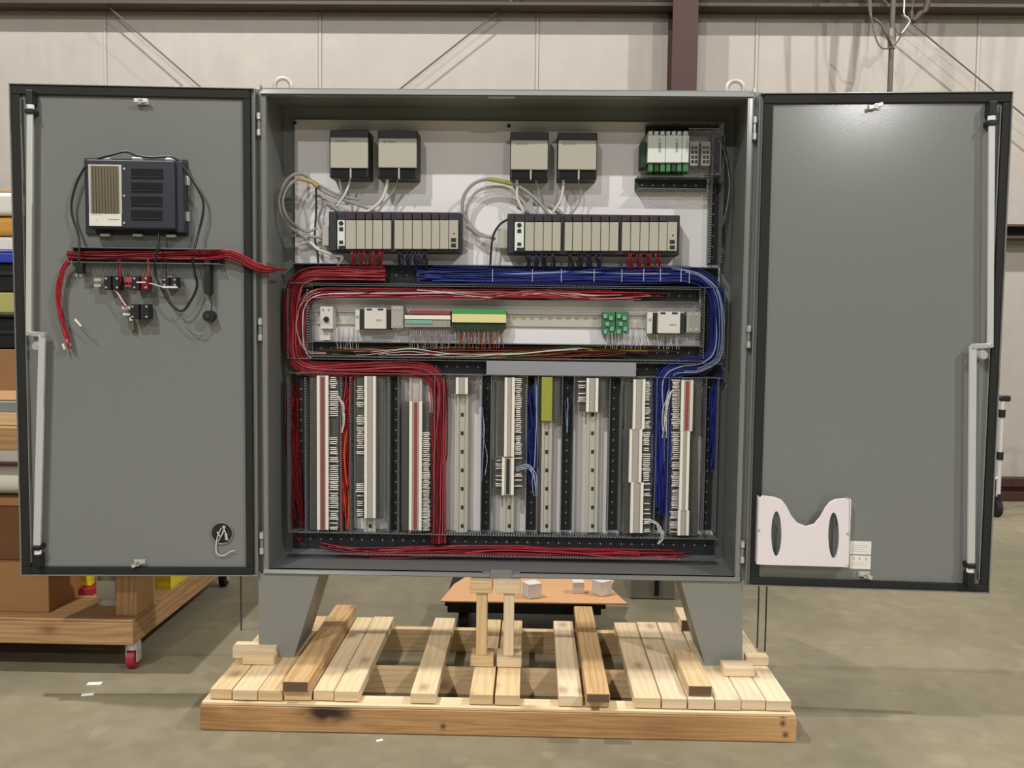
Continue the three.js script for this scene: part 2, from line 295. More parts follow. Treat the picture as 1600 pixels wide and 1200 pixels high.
// ------------------------------------------------------------------ cabinet shell
const XL = -0.9144, XR = 0.9144, Y0 = 0.472, Y1 = 2.314, ZB = -0.305, ZP = -0.285, T = 0.004;
const LD = new Frame(V(-0.93, 0, 0.0), THREE.MathUtils.degToRad(3.2));
const RD = new Frame(V(0.93, 0, 0.0), THREE.MathUtils.degToRad(-3.2));
const cab = thing('electrical_cabinet', 'large grey two door steel cabinet standing open on the pallet', 'cabinet');
{
  const shell = part('shell', [bx(XL, XR, Y0, Y1, ZB, ZB + T), bx(XL, XL + T, Y0, Y1, ZB + T, 0), bx(XR - T, XR, Y0, Y1, ZB + T, 0), bx(XL + T, XR - T, Y0, Y0 + T, ZB + T, 0), bx(XL + T, XR - T, Y1 - T, Y1, ZB + T, 0)], M.greyShell, cab);
  const lt = 0.024, ls = 0.016, lb = 0.016;
  const roll = (pts) => { const g = extrude(pts, XL, XR - XL); g.rotateY(Math.PI / 2); g.translate(0, 0, 0); return g; };
  part('front_lip', [roll([[0.004, Y1 + 0.001], [-0.016, Y1 - lt], [0.0, Y1 - lt], [0.012, Y1 + 0.001]]), roll([[-0.006, Y0], [-0.012, Y0 + 0.004], [-0.004, Y0 + lb + 0.003], [0.012, Y0 + lb + 0.003], [0.012, Y0]]), bx(XL, XL + ls, Y0 + lb, Y1 - lt, -0.004, 0.004, 0.002), bx(XR - ls, XR, Y0 + lb, Y1 - lt, -0.004, 0.004, 0.002),
    bx(XL + ls, XR - ls, Y1 - lt - 0.003, Y1 - lt, -0.02, 0.004), bx(XL + ls, XR - ls, Y0 + lb, Y0 + lb + 0.003, -0.02, 0.006), bx(XL + ls, XL + ls + 0.003, Y0 + lb, Y1 - lt, -0.02, 0.004), bx(XR - ls - 0.003, XR - ls, Y0 + lb, Y1 - lt, -0.02, 0.004)], M.grey, shell);
  part('mounting_panel', bx(-0.862, 0.866, W.z(780, 871, ZP).y, W.z(780, 189, ZP).y, ZP - 0.004, ZP, 0.001), M.panel, cab);
  part('panel_screw', [[461, 192], [795, 197], [1124, 203]].map(([u, v]) => { const p = W.z(u, v, ZP); return cyl(p, p.clone().add(V(0, 0, 0.012)), 0.007, 0.006, 12); }), M.black, cab);
  for (const [u, v] of [[442, 132], [1149, 133]]) {
    const p = W.z(u, v, -0.1);
    const e = new THREE.TorusGeometry(0.031, 0.0085, 10, 24); e.translate(p.x, Y1 + 0.03, -0.1);
    part('lifting_eye', [e, cyl(V(p.x, Y1, -0.1), V(p.x, Y1 + 0.012, -0.1), 0.026, 0.02)], M.galv, cab);
  }
  // hinge strips and knuckles in the gap beside each door
  for (const s of [-1, 1]) {
    const x = s * 0.9215;
    part('side_gutter', bx(s * 0.9144, s * 0.955, Y0, Y1, -0.03, -0.02), M.greyShell, cab);
    part('hinge_cover', bx(s * 0.9144, s * 0.9175, Y1 - 0.006, Y1 + 0.01, -0.02, 0.006), M.grey, cab);
    for (const v of s < 0 ? [195, 515, 848] : [201, 526, 862]) {
      const y = W.z(s < 0 ? 408 : 1170, v, 0).y;
      const h = part('hinge', bx(x - 0.006, x + 0.006, y - 0.045, y + 0.045, -0.01, 0.008, 0.003), M.grey, cab);
      for (const d of [0.03, -0.03]) part('knuckle', cyl(V(x, y + d - 0.011, 0.008), V(x, y + d + 0.011, 0.008), 0.0085, 0.0085, 12), M.zinc, h);
    }
  }
  // centre strikes of the lip
  const [a, b] = W.rect(766, 892, 800, 910, 0.01);
  part('strike_plate', [bx(a, b, Y0 - 0.003, Y0 + 0.032, 0.006, 0.014, 0.003), bx(a - 0.03, b + 0.03, Y0 + 0.014, Y0 + 0.024, -0.01, 0.006)], M.grey, cab);
  const [c, d] = W.rect(762, 146, 805, 156, 0.01);
  part('strike_plate', bx(c, d, Y1 - 0.034, Y1 - 0.02, -0.012, 0.008, 0.003), M.grey, cab);
  // floor stands
  const foot = (top, bot, s) => {
    const pts = top.concat(bot);
    const g = [extrude(pts, -0.004, 0.004, 0)];
    const inner = s < 0 ? [pts[1], pts[2]] : [pts[0], pts[3]];
    const n = 3, k = s < 0 ? -1 : 1;                     // sloping inner side plate and straight outer side plate
    const sl = (p, q, z0, z1) => { const t = 0.004 * k; const sh = new THREE.Shape([[p[0], p[1]], [q[0], q[1]], [q[0] + t, q[1]], [p[0] + t, p[1]]].map(([x, y]) => new THREE.Vector2(x, y))); const e = new THREE.ExtrudeGeometry(sh, { depth: z1 - z0, bevelEnabled: false }); e.translate(0, 0, z0); return e; };
    g.push(sl(inner[0], inner[1], ZB + 0.02, -0.004));
    g.push(bx(s < 0 ? pts[0][0] : pts[1][0] - 0.004, s < 0 ? pts[0][0] + 0.004 : pts[1][0], DECK, Y0, ZB + 0.02, -0.004));
    g.push(bx(Math.min(pts[3][0], pts[2][0]), Math.max(pts[3][0], pts[2][0]), DECK, DECK + 0.005, ZB + 0.02, -0.004));
    g.push(extrude(pts, ZB + 0.02, 0.004, 0));
    part('floor_stand', g, M.standGrey, cab);
  };
  const P = (u, y) => W.y(u, 0, y);
  const lx = (u, v) => W.z(u, v, 0).x;
  foot([[lx(404, 920), Y0], [lx(499, 908), Y0]], [[lx(459, 1030), DECK], [lx(404, 960), DECK]], -1);
  foot([[lx(1063, 915), Y0], [lx(1161, 915), Y0]], [[lx(1161, 1000), DECK], [lx(1102, 1042), DECK]], 1);
}

// ------------------------------------------------------------------ doors (parts of the cabinet, built on their own planes)
function door(F, s, yb, yt, w) {
  const d = new THREE.Group(); d.name = 'door'; cab.add(d);
  d.userData.frame = F;
  const x0 = s < 0 ? -w : 0.004, x1 = s < 0 ? -0.004 : w, G = 0.034, lip = 0.004;
  part('door_skin', [bx(x0, x1, yb, yt, -0.006, 0, 0.001), bx(x0, x0 + lip, yb, yt, 0, 0.02, 0.001), bx(x1 - lip, x1, yb, yt, 0, 0.02, 0.001), bx(x0 + lip, x1 - lip, yb, yb + lip, 0, 0.02, 0.001), bx(x0 + lip, x1 - lip, yt - lip, yt, 0, 0.02, 0.001)], M.grey, d);
  const a = x0 + lip, b = x1 - lip, hinge = 0.014;       // plain strip beside the hinge
  const ga = s > 0 ? a + hinge : a, gb = s < 0 ? b - hinge : b;
  part('gasket', [bx(ga, gb, yt - lip - G, yt - lip, 0, 0.014, 0.004), bx(ga, gb, yb + lip, yb + lip + G * 0.85, 0, 0.014, 0.004), bx(ga, ga + G, yb + lip + G * 0.85, yt - lip - G, 0, 0.014, 0.004), bx(gb - G * 0.85, gb, yb + lip + G * 0.85, yt - lip - G, 0, 0.014, 0.004)], M.gasket, d);
  const xr = s < 0 ? a + G : b - G;
  part('gasket_retainer', bx(xr, xr + s * -0.003, yb + 0.05, yt - 0.05, 0, 0.016), M.grey, d);
  return d;
}
const dl = door(LD, -1, 0.465, 2.309, 0.902), dr = door(RD, 1, 0.462, 2.303, 0.902);
function lockRods(F, d, up, link, low, flip) {         // pixel lines of the upper rod, the crank and the lower rod
  const bar = (p, q, r) => { const dirn = q.clone().sub(p), g = new RoundedBoxGeometry(r * 2, dirn.length(), r * 1.1, 1, 0.002); g.applyQuaternion(new THREE.Quaternion().setFromUnitVectors(V(0, 1, 0), dirn.normalize())); const c = p.clone().add(q).multiplyScalar(0.5); g.translate(c.x, c.y, c.z); return g; };
  const Z = 0.04, a = F.z(...up[0], Z), b = F.z(...up[1], Z), c = F.z(...low[0], Z), e = F.z(...low[1], Z);
  const r1 = part('lock_rod', bar(a, b, 0.0105), M.rod, d), r2 = part('lock_rod', bar(c, e, 0.0125), M.rod, d);
  for (const [p, dy, r] of [[a, 1, r1], [e, -1, r2]]) {
    part('rod_guide', [bx(p.x - 0.015, p.x + 0.015, Math.min(p.y, p.y + dy * 0.018), Math.max(p.y, p.y + dy * 0.018), 0, Z + 0.014, 0.003), bx(p.x - 0.013, p.x + 0.013, Math.min(p.y + dy * 0.034, p.y + dy * 0.085), Math.max(p.y + dy * 0.034, p.y + dy * 0.085), 0.004, Z + 0.01, 0.004)], M.black, d).userData.label = 'black plastic rod guide';
    part('roller', cyl(V(p.x, p.y + dy * 0.018, Z - 0.004), V(p.x, p.y + dy * 0.034, Z - 0.004), 0.013, 0.013, 16), M.whiteBag, d);
  }
  const l0 = F.z(...link[0], Z), l1 = F.z(...link[1], Z), kn = F.z(...link[2], Z);
  part('crank', [bar(l0, l1, 0.009), cyl(V(l0.x, l0.y, Z - 0.01), V(l0.x, l0.y, Z + 0.012), 0.008), cyl(V(l1.x, l1.y, Z - 0.01), V(l1.x, l1.y, Z + 0.012), 0.008)], M.zinc, d);
  part('handle_hub', [cyl(V(kn.x, kn.y, 0), V(kn.x, kn.y, Z - 0.005), 0.017), cyl(V(kn.x, kn.y, Z - 0.005), V(kn.x, kn.y, Z + 0.008), 0.02, 0.014)], M.zinc, d);
}
lockRods(LD, dl, [[47, 178], [45.5, 521]], [[45.5, 521], [69, 523], [57, 541]], [[66.5, 523], [58, 852]]);
lockRods(RD, dr, [[1549.5, 196], [1547, 540]], [[1547, 540], [1521, 541], [1536, 555]], [[1520, 541], [1517, 880]]);
function latch(F, d, u, v, s) {
  const p = F.z(u, v, 0.02);
  part('latch_bracket', [bx(p.x - 0.022, p.x + 0.022, p.y - 0.01, p.y + 0.01, 0, 0.006, 0.002), turned(bx(p.x - 0.026, p.x + 0.026, p.y - 0.007, p.y + 0.007, 0.022, 0.03, 0.002), 'Z', s, V(p.x, p.y, 0)), cyl(V(p.x, p.y, 0.006), V(p.x, p.y, 0.03), 0.009)], M.zinc, d);
}
latch(LD, dl, 221, 158, 0); latch(LD, dl, 216, 880, 0.5); latch(RD, dr, 1368, 166, 0.3); latch(RD, dr, 1352, 899, -0.35);
{
  // threaded conduit hole with loose leads at the foot of the left door
  const p = LD.z(347, 833, 0), seg = 28;
  const ring = new THREE.TorusGeometry(0.042, 0.004, 8, seg); ring.translate(p.x, p.y, 0.003);
  part('cable_hole_ring', ring, M.grey, dl);
  part('cable_hole_plug', cyl(V(p.x, p.y, 0), V(p.x, p.y, 0.003), 0.041, 0.041, seg), M.gasket, dl);
}

// ------------------------------------------------------------------ wiring helpers
function pathOf(F, pts, z) { return pts.map(([u, v, dz = 0]) => F.z(u, v, z + dz)); }
function wires(parent, name, F, pts, z, n, half, depth, r, mats, weights, opt = {}) {   // a loom of n separate wires round one centre line
  const c = new THREE.CatmullRomCurve3(pathOf(F, pts, z), false, 'catmullrom', 0.35), sets = mats.map(() => []), N = opt.seg || Math.max(24, pts.length * 9);
  const samples = [], tang = [];
  for (let i = 0; i <= N; i++) { samples.push(c.getPointAt(i / N)); tang.push(c.getTangentAt(i / N)); }
  for (let k = 0; k < n; k++) {
    const a0 = rr(-1, 1), b0 = rr(-1, 1), ph = rr(0, 6.28), ph2 = rr(0, 6.28), fq = rr(0.5, 1.8), amp = rr(0.3, 0.9), over = rnd() < 0.08 ? 1.3 : 1, t0 = opt.spread ? rr(0, opt.spread) : 0, t1 = opt.spread ? 1 - rr(0, opt.spread) : 1;
    const q = [];
    for (let i = 0; i <= N; i += 2) {
      const t = i / N; if (t < t0 || t > t1) continue;
      const nx = -tang[i].y, ny = tang[i].x;
      const a = Math.max(-1, Math.min(1, a0 + amp * Math.sin(ph + t * 6.28 * fq) + 0.07 * Math.sin(ph2 + t * 23 * fq))) * half * over, b = Math.max(-1.2, Math.min(1.2, b0 + 0.35 * Math.sin(ph2 + t * 9 * fq))) * depth;
      q.push(V(samples[i].x + nx * a, samples[i].y + ny * a, samples[i].z + b));
    }
    if (q.length < 3) continue;
    let w = rnd(), m = 0; while (m < mats.length - 1 && w > weights[m]) { w -= weights[m]; m++; }
    sets[m].push(new THREE.TubeGeometry(new THREE.CatmullRomCurve3(q), q.length * 2, r, 5, false));
  }
  sets.forEach((g, i) => { if (g.length) stuff(part(name, g, mats[i], parent)); });
}
const RED = [[M.redWire, M.redDeep, M.redPale, M.pinkWire], [0.48, 0.38, 0.12, 0.02]], BLUE = [[M.blueWire, M.blueDeep, M.paleWire], [0.56, 0.42, 0.02]];
function loom(label, F, pts, z, n, half, depth, r, [mats, w], group, opt) { const t = thing('wire_loom', label, 'wires', group, F); wires(t, 'wires', F, pts, z, n, half, depth, r, mats, w, opt); return t; }

// ------------------------------------------------------------------ wire ducts on the panel
const DZ = -0.202;                                     // rim of the ducts
function duct(u0, v0, u1, v1, label, vertical, opt = {}) {
  const F = opt.F || W, zb = opt.zb ?? ZP, zr = opt.zr ?? DZ, [x0, x1, y0, y1] = F.rect(u0, v0, u1, v1, zr);
  const d = thing('wire_duct', label, 'wire duct', opt.group || 'slotted wire ducts on the panel', F);
  part('duct_base', bx(x0, x1, y0, y1, zb, zb + 0.003), M.ductDark, d);
  const solid = zb + (zr - zb) * 0.3, pitch = 0.0105, fw = 0.0066, t = 0.0022;
  const sides = vertical ? [[x0, x0 + t], [x1 - t, x1]] : [[y0, y0 + t], [y1 - t, y1]];
  for (const [a, b] of sides) {
    const g = [vertical ? bx(a, b, y0, y1, zb + 0.003, solid) : bx(x0, x1, a, b, zb + 0.003, solid)];
    const lo = vertical ? y0 : x0, hi = vertical ? y1 : x1;
    for (let p = lo + 0.004; p + fw < hi; p += pitch) g.push(vertical ? bx(a, b, p, p + fw, solid, zr) : bx(p, p + fw, a, b, solid, zr));
    part('side_wall', g, M.duct, d);
  }
  const holes = [], L = vertical ? y1 - y0 : x1 - x0;
  for (let p = 0.03; p < L - 0.02; p += 0.043) { const c = vertical ? V((x0 + x1) / 2, y0 + p, zb + 0.003) : V(x0 + p, (y0 + y1) / 2, zb + 0.003); holes.push(cyl(c, c.clone().add(V(0, 0, 0.001)), 0.0042, 0.0042, 8)); }
  if (holes.length && !opt.plain) stuff(part('mounting_hole', holes, M.terminal, d));
  return d;
}
duct(452, 414, 1128, 446, 'long slotted duct of red and blue wires below the two controller racks', false);
duct(482, 448, 1098, 469, 'slotted duct of red wires directly above the middle terminal row', false);
duct(449, 448, 480, 562, 'short upright slotted duct of red wires left of the middle terminal row', true);
duct(1100, 448, 1133, 562, 'short upright slotted duct of blue wires right of the middle terminal row', true);
duct(482, 537, 1098, 561, 'slotted duct of mixed brown and yellow wires beneath the middle terminal row', false);
duct(450, 564, 1130, 587, 'slotted duct with a grey cover plate above the nine terminal columns', false);
duct(995, 275, 1110, 295, 'short dark slotted duct under the white and green safety relays', false);
duct(1012, 190, 1130, 206, 'short dark slotted duct above the white and green safety relays', false);
duct(1112, 208, 1130, 412, 'upright slotted duct at the right edge beside the safety relays', true);
const VD = [[449, 477, 'left of the first column from computer door'], [532, 547, 'of red wires between first and second columns from computer door'], [606, 622, 'with bare mounting holes between second and third columns from computer door'], [678, 693, 'of red wires between third and fourth columns from computer door'], [751, 767, 'with few dark wires between fourth and fifth columns from computer door'], [822, 840, 'of blue wires between fifth and sixth columns from computer door'], [877, 896, 'with bare mounting holes between sixth and seventh columns from computer door'], [951, 970, 'left of the eighth column from computer door'], [1024, 1044, 'of blue wires between eighth and ninth columns from computer door'], [1101, 1121, 'right of the ninth column from computer door']];
for (const [a, b, l] of VD) duct(a, 588, b, 835, 'tall slotted duct ' + l, true);
duct(450, 837, 1122, 871, 'long slotted duct of red wires along the bottom of the panel', false);
single('duct_cover', W.box(760, 565, 994, 587, DZ, DZ + 0.004, 0.001), M.coverGrey, 'plain grey cover plate closing the middle of the duct above the terminal columns', 'cover');

// ------------------------------------------------------------------ wire looms inside the cabinet
const ZW = -0.232;
loom('thick red loom sweeping round the left end of the middle terminal row', W, [[602, 428], [540, 427], [490, 428], [468, 437], [459, 460], [457, 500], [458, 540], [466, 565], [490, 575], [560, 575], [640, 575], [668, 580], [683, 596], [687, 630], [686, 720], [686, 800], [686, 848]], ZW, 78, 0.025, 0.017, 0.0027, RED, undefined, { seg: 150 });
loom('red loom lying in the duct above the middle terminal row', W, [[1060, 462, -0.01], [980, 461], [850, 459], [700, 459], [560, 458], [505, 459], [484, 466], [473, 484], [470, 520], [474, 552], [492, 571]], ZW, 42, 0.017, 0.015, 0.0026, [[M.redWire, M.redDeep, M.redPale, M.whiteWire], [0.46, 0.34, 0.14, 0.06]], undefined, { seg: 120, spread: 0.3 });
loom('red and orange loom between first and second columns from computer door', W, [[545, 578], [544, 600], [540, 640], [540, 700], [539, 770], [539, 836]], ZW, 30, 0.016, 0.016, 0.0027, [[M.redWire, M.redDeep, M.orangeWire, M.redPale], [0.45, 0.3, 0.12, 0.13]], undefined, { spread: 0.25 });
loom('dark red loom running down the left edge duct', W, [[458, 578], [457, 640], [461, 720], [464, 790], [470, 835], [490, 855]], ZW - 0.03, 30, 0.022, 0.012, 0.0026, [[M.redDeep, M.redWire], [0.75, 0.25]], undefined, { spread: 0.3 });
loom('red loom lying along the bottom duct of the panel', W, [[486, 852], [540, 862], [620, 864], [760, 862], [900, 864], [1010, 866], [1095, 867]], ZW - 0.01, 46, 0.018, 0.015, 0.0027, [[M.redWire, M.redDeep, M.redPale, M.whiteWire], [0.44, 0.38, 0.14, 0.04]], undefined, { seg: 90, spread: 0.25 });
const blueLoom = loom('thick blue loom sweeping round the right end of the middle terminal row', W, [[640, 428], [720, 430], [820, 431], [960, 431], [1060, 430], [1092, 435], [1113, 452], [1121, 480], [1121, 530], [1114, 556], [1094, 570], [1064, 574], [1042, 584], [1034, 606], [1034, 680], [1034, 750], [1034, 815]], ZW, 84, 0.026, 0.017, 0.0027, BLUE, undefined, { seg: 150, spread: 0.06 });
for (const [u, v] of [[770, 431], [832, 431], [877, 431], [928, 431], [971, 431], [1005, 430], [1031, 430], [1063, 431], [1076, 433]]) {
  const a = W.z(u, v - 10, ZW), b = W.z(u, v + 10, ZW);
  part('cable_tie', bx(a.x - 0.0016, a.x + 0.0016, b.y, a.y, ZW - 0.022, ZW + 0.0235, 0.001), M.paleWire, blueLoom);
}
loom('loose pale strand curving down the left side of the middle row', W, [[500, 455, 0.02], [484, 462, 0.022], [470, 482, 0.022], [463, 510, 0.022], [468, 535, 0.022], [482, 552, 0.015], [510, 552]], ZW, 2, 0.008, 0.002, 0.0012, [[M.pinkWire], [1]], undefined, { seg: 60 });
loom('loose pale strands drifting along the wires beneath the middle row', W, [[500, 543, 0.012], [560, 553, 0.012], [640, 546, 0.012], [700, 554, 0.012], [800, 552, 0.012], [900, 545, 0.012], [960, 554, 0.012]], ZW, 3, 0.008, 0.002, 0.0012, [[M.whiteWire, M.yellowWire], [0.6, 0.4]], undefined, { seg: 80, spread: 0.2 });
loom('loose pale strands drifting along the red loom above the middle row', W, [[640, 455, 0.014], [760, 463, 0.014], [850, 456, 0.014], [930, 464, 0.014], [1040, 460, 0.01]], ZW, 3, 0.008, 0.002, 0.0013, [[M.pinkWire, M.whiteWire], [0.6, 0.4]], undefined, { seg: 70, spread: 0.25 });
loom('blue loom dropping beside the green and yellow earth strip column', W, [[831, 592], [831, 650], [831, 710], [832, 770]], ZW, 34, 0.019, 0.015, 0.0027, BLUE, undefined, { spread: 0.2 });
loom('blue loom hanging beside the lower right edge of the panel', W, [[1118, 560], [1124, 585], [1112, 620], [1114, 700], [1112, 760]], ZW - 0.02, 18, 0.017, 0.014, 0.0026, BLUE, undefined, { spread: 0.3 });
loom('loose white wires draped over the blue loom at the panel corner', W, [[1000, 420, 0.02], [1050, 420, 0.022], [1090, 428, 0.022], [1118, 450, 0.022], [1127, 480, 0.022], [1128, 530, 0.022], [1120, 562, 0.022], [1090, 578, 0.022], [1055, 580, 0.022], [1038, 600, 0.022], [1034, 650, 0.02]], ZW, 4, 0.01, 0.003, 0.0014, [[M.paleWire], [1]], undefined, { seg: 110, spread: 0.3 });
loom('mixed brown yellow and green wires in the duct beneath the middle terminal row', W, [[486, 548], [560, 550], [680, 550], [800, 551], [940, 549], [1080, 550]], ZW - 0.015, 46, 0.02, 0.014, 0.0022, [[M.brownWire, M.greenWire, M.yellowWire, M.redDeep, M.whiteWire], [0.4, 0.26, 0.08, 0.2, 0.06]], undefined, { seg: 70, spread: 0.4 });
for (const [l, pts] of [['dark blue wires rising beside the fifth terminal column', [[757, 600], [756, 650], [759, 700], [757, 760]]], ['pale wires looping beside the seventh terminal column', [[893, 600, 0.01], [886, 620, 0.01], [884, 650], [886, 680]]]])
  loom(l, W, pts, ZW, 6, 0.012, 0.01, 0.0018, [[M.paleWire, M.blackWire, M.blueDeep], [0.3, 0.5, 0.2]], undefined, { spread: 0.3 });
loom('thin dark leads running down the right inner side of the cabinet', W, [[1112, 205, 0.02], [1132, 230, 0.03], [1138, 280, 0.03], [1132, 350, 0.03], [1130, 410, 0.02]], ZW, 5, 0.008, 0.01, 0.0016, [[M.blackWire, M.greyCable], [0.6, 0.4]], undefined, { spread: 0.1 });

// ------------------------------------------------------------------ power supplies
[[516, 214.5, 575, 262.5, 203, 278, 'beside the left side wall'], [591, 216, 651, 262, 204, 279, 'with its neighbour on its left above the shorter rack'], [798, 219, 856, 265, 206, 280, 'first of the pair over the longer rack'], [872, 219, 932, 265, 207, 280, 'nearest the white and green safety relays']].forEach(([u0, v0, u1, v1, vt, vb, where]) => {
  const o = thing('power_supply', 'beige fronted black power supply ' + where, 'power supply', 'power supplies above the racks');
  const zf = ZP + 0.125;
  part('housing', W.box(u0 - 1, vt, u1 + 1, vb, ZP, zf - 0.012, 0.004), M.dark, o);
  const f = part('front_cover', W.box(u0, v0, u1, v1, zf - 0.012, zf, 0.003), M.module, o);
  const p = W.z(u0 + 10, v0 + 6, zf), q = W.z(u0 + 21, v0 + 6, zf);
  part('printed_mark', [cyl(V(p.x, p.y, zf), V(p.x, p.y, zf + 0.0006), 0.005, 0.005, 12), bx(p.x + 0.008, q.x + 0.016, p.y - 0.0025, p.y + 0.0025, zf, zf + 0.0006)], M.duct, f);
  part('terminal_bay', W.box(u0 + 2, v1 + 2, u1 - 2, vb - 1, zf - 0.03, zf - 0.01, 0.001), M.blackMatt, o);
  part('divider', W.box((u0 + u1) / 2 + 1, v1, (u0 + u1) / 2 + 3.5, vb, zf - 0.03, zf - 0.004), M.beige, o);
});
// ------------------------------------------------------------------ controller racks
function rack(u0, v0, u1, v1, fy0, fy1, first, groups, last, label) {
  const zf = ZP + 0.12, o = thing('controller_rack', label, 'controller rack', 'controller racks on the panel');
  const h = part('back_body', W.box(u0, v0, u1, v1, ZP, zf - 0.016, 0.004), M.dark, o);
  part('end_cap', W.box(u0, v0 + 1, first[0] - 1, v1 - 2, zf - 0.016, zf - 0.004, 0.003), M.dark, o);
  const c = part('controller_module', W.box(first[0], fy0, first[1] - 0.4, fy1, zf - 0.016, zf, 0.002), M.mint, o);
  const dot = (u, v, r) => { const p = W.z(u, v, zf); return cyl(p, p.clone().add(V(0, 0, 0.002)), r, r, 14); };
  const m = (first[0] + first[1]) / 2;
  part('key_switch', dot(m, fy0 + 5, 0.009), M.black, c);
  for (const b of [W.box(m - 3, fy0 + 11, m + 3, fy0 + 17, zf, zf + 0.002), W.box(m - 3, fy1 - 13, m + 3, fy1 - 8, zf, zf + 0.002), W.box(m - 4, fy1 - 5, first[1], fy1 + 1, zf, zf + 0.004)]) part('port', b, M.black, c);
  const top = [];
  for (const g of groups) for (let i = 0; i + 1 < g.length; i++) {
    part('io_module', W.box(g[i] + 0.35, fy0, g[i + 1] - 0.35, fy1, zf - 0.016, zf, 0.0025), M.module, o);
    top.push(W.box(g[i] + 1, v0 + 1.5, g[i + 1] - 1, fy0 - 1.5, zf - 0.016, zf - 0.006, 0.001));
  }
  part('status_window', top, std(0x33262a, 0.4), o);
  const e = part('adapter_module', W.box(last[0] + 0.4, fy0, last[1], fy1, zf - 0.016, zf, 0.002), M.module, o), n = (last[0] + last[1]) / 2;
  for (const b of [W.box(n - 3.5, fy1 - 17, n + 4, fy1 - 11.5, zf, zf + 0.003), W.box(n - 3.5, fy1 - 8.5, n + 4, fy1 - 3, zf, zf + 0.003), dot(n + 1, fy0 + 21, 0.003)]) part('port', b, M.black, e);
}
const Z4 = (x) => 400 + x / 3.87, Z5 = (x) => 780 + x / 3.75;
rack(513.7, 331, 720.5, 394, 344, 389, [527, 539], [[540, 605, 660, 705, 765, 818].map(Z4), [835, 890, 945, 1005, 1060, 1110, 1165].map(Z4)], [Z4(1165), Z4(1222)], 'shorter black controller rack with two banks of beige modules');
rack(792.5, 335, 1062, 398, 347, 392, [804, 819], [[150, 205, 258, 310, 362].map(Z5), [382, 430, 487, 540, 595, 645, 700].map(Z5), [718, 770, 825, 878, 935, 985].map(Z5)], [Z5(985), Z5(1042)], 'longer black controller rack with three banks of beige modules');
// short wire tails below the racks
function tails(us, v0, label, mats, w) {
  const o = thing('wire_tails', label, 'wires', 'wire tails below the controller racks'), sets = mats.map(() => []);
  for (const u of us) for (let k = 0; k < 5; k++) {
    const a = u + rr(-4, 4), zf = ZP + 0.1, i = rnd() < w ? 0 : 1;
    sets[i].push(tube([W.z(a, v0, zf), W.z(a + rr(-2, 2), v0 + 9, zf + rr(0, 0.02)), W.z(u + rr(-5, 5), v0 + 19, zf - 0.005), W.z(u + rr(-8, 8), v0 + 34, ZW)], 0.0026, 12, 5));
  }
  sets.forEach((g, i) => { if (g.length) stuff(part('wires', g, mats[i], o)); });
}
tails([552, 566, 580, 594], 389, 'red wire tails dropping from the left bank of the shorter rack', [M.redDeep, M.redWire], 0.6);
tails([625, 638, 651, 664], 389, 'dark blue wire tails dropping from the right bank of the shorter rack', [M.blueDeep, M.blackWire], 0.5);
tails([824, 837, 850, 863], 392, 'dark blue wire tails dropping from the first bank of the longer rack', [M.blueDeep, M.blackWire], 0.5);
tails([892, 906, 920, 936], 392, 'dark blue wire tails dropping from the middle bank of the longer rack', [M.blueDeep, M.blackWire], 0.5);
tails([985, 999, 1013, 1028], 392, 'red wire tails dropping from the last bank of the longer rack', [M.redDeep, M.redWire], 0.6);
// grey cables between power supplies and racks
function cable(label, pts, z, r, mat) { return single('cable', tube(pathOf(W, pts, z), r, pts.length * 8, 9), mat, label, 'cable', 'grey cables around the racks'); }
const ZC = ZP + 0.05;
cable('grey cable looping wide against the left side wall', [[600, 335, 0.03], [560, 320, 0.02], [520, 306, 0.02], [495, 292, 0.02], [480, 276, 0.03], [462, 272, 0.06], [446, 284, 0.09], [436, 310, 0.1], [440, 336, 0.09], [455, 356, 0.04], [478, 368, 0.01], [512, 372]], ZC, 0.0062, M.greyCable);
cable('second grey cable loop just inside the left side wall loop', [[560, 312, 0.025], [530, 305, 0.02], [500, 290, 0.025], [486, 282, 0.03], [466, 280, 0.06], [450, 292, 0.09], [442, 314, 0.1], [448, 338, 0.09], [462, 352, 0.04], [480, 362, 0.01], [496, 356]], ZC, 0.0055, M.greyCable);
cable('tan sleeved section on top of the left cable loop', [[466, 278.5, 0.068], [476, 281, 0.056], [488, 285, 0.046], [496, 291, 0.04]], ZC, 0.0085, M.tanCable);
cable('grey cable curving from the first power supply to the shorter rack', [[528, 270, 0.05], [533, 300, 0.03], [528, 316, 0.02], [508, 320, 0.02], [498, 338, 0.01], [500, 352], [506, 360], [514, 366]], ZC, 0.005, M.greyCable);
cable('pale cable dropping from the second power supply', [[606, 268, 0.05], [604, 292, 0.03], [596, 312, 0.03], [584, 324, 0.03], [570, 334, 0.03]], ZC, 0.0065, M.offwhite);
cable('thin grey cable curving below the second power supply', [[622, 268, 0.05], [621, 282, 0.03], [614, 300, 0.02], [600, 318, 0.02], [588, 334, 0.03]], ZC, 0.004, M.greyCable);
cable('pale cable dropping from the first power supply', [[545, 268, 0.05], [546, 285, 0.03], [538, 305, 0.03], [526, 322, 0.03]], ZC, 0.0045, M.offwhite);
cable('dark thin cable hanging down beside the shorter rack', [[494, 292, 0.02], [494, 330], [492, 370], [496, 395], [498, 418]], ZC, 0.004, M.slotDark);
cable('grey cable crossing behind the left end of the shorter rack', [[456, 368, 0.02], [480, 370], [500, 372], [515, 378]], ZC - 0.015, 0.005, M.greyCable);
cable('white coiled cable below the left end of the shorter rack', [[462, 384], [482, 378], [498, 390, 0.01], [520, 398, 0.02], [535, 402, 0.02], [528, 414]], ZC, 0.0065, M.offwhite);
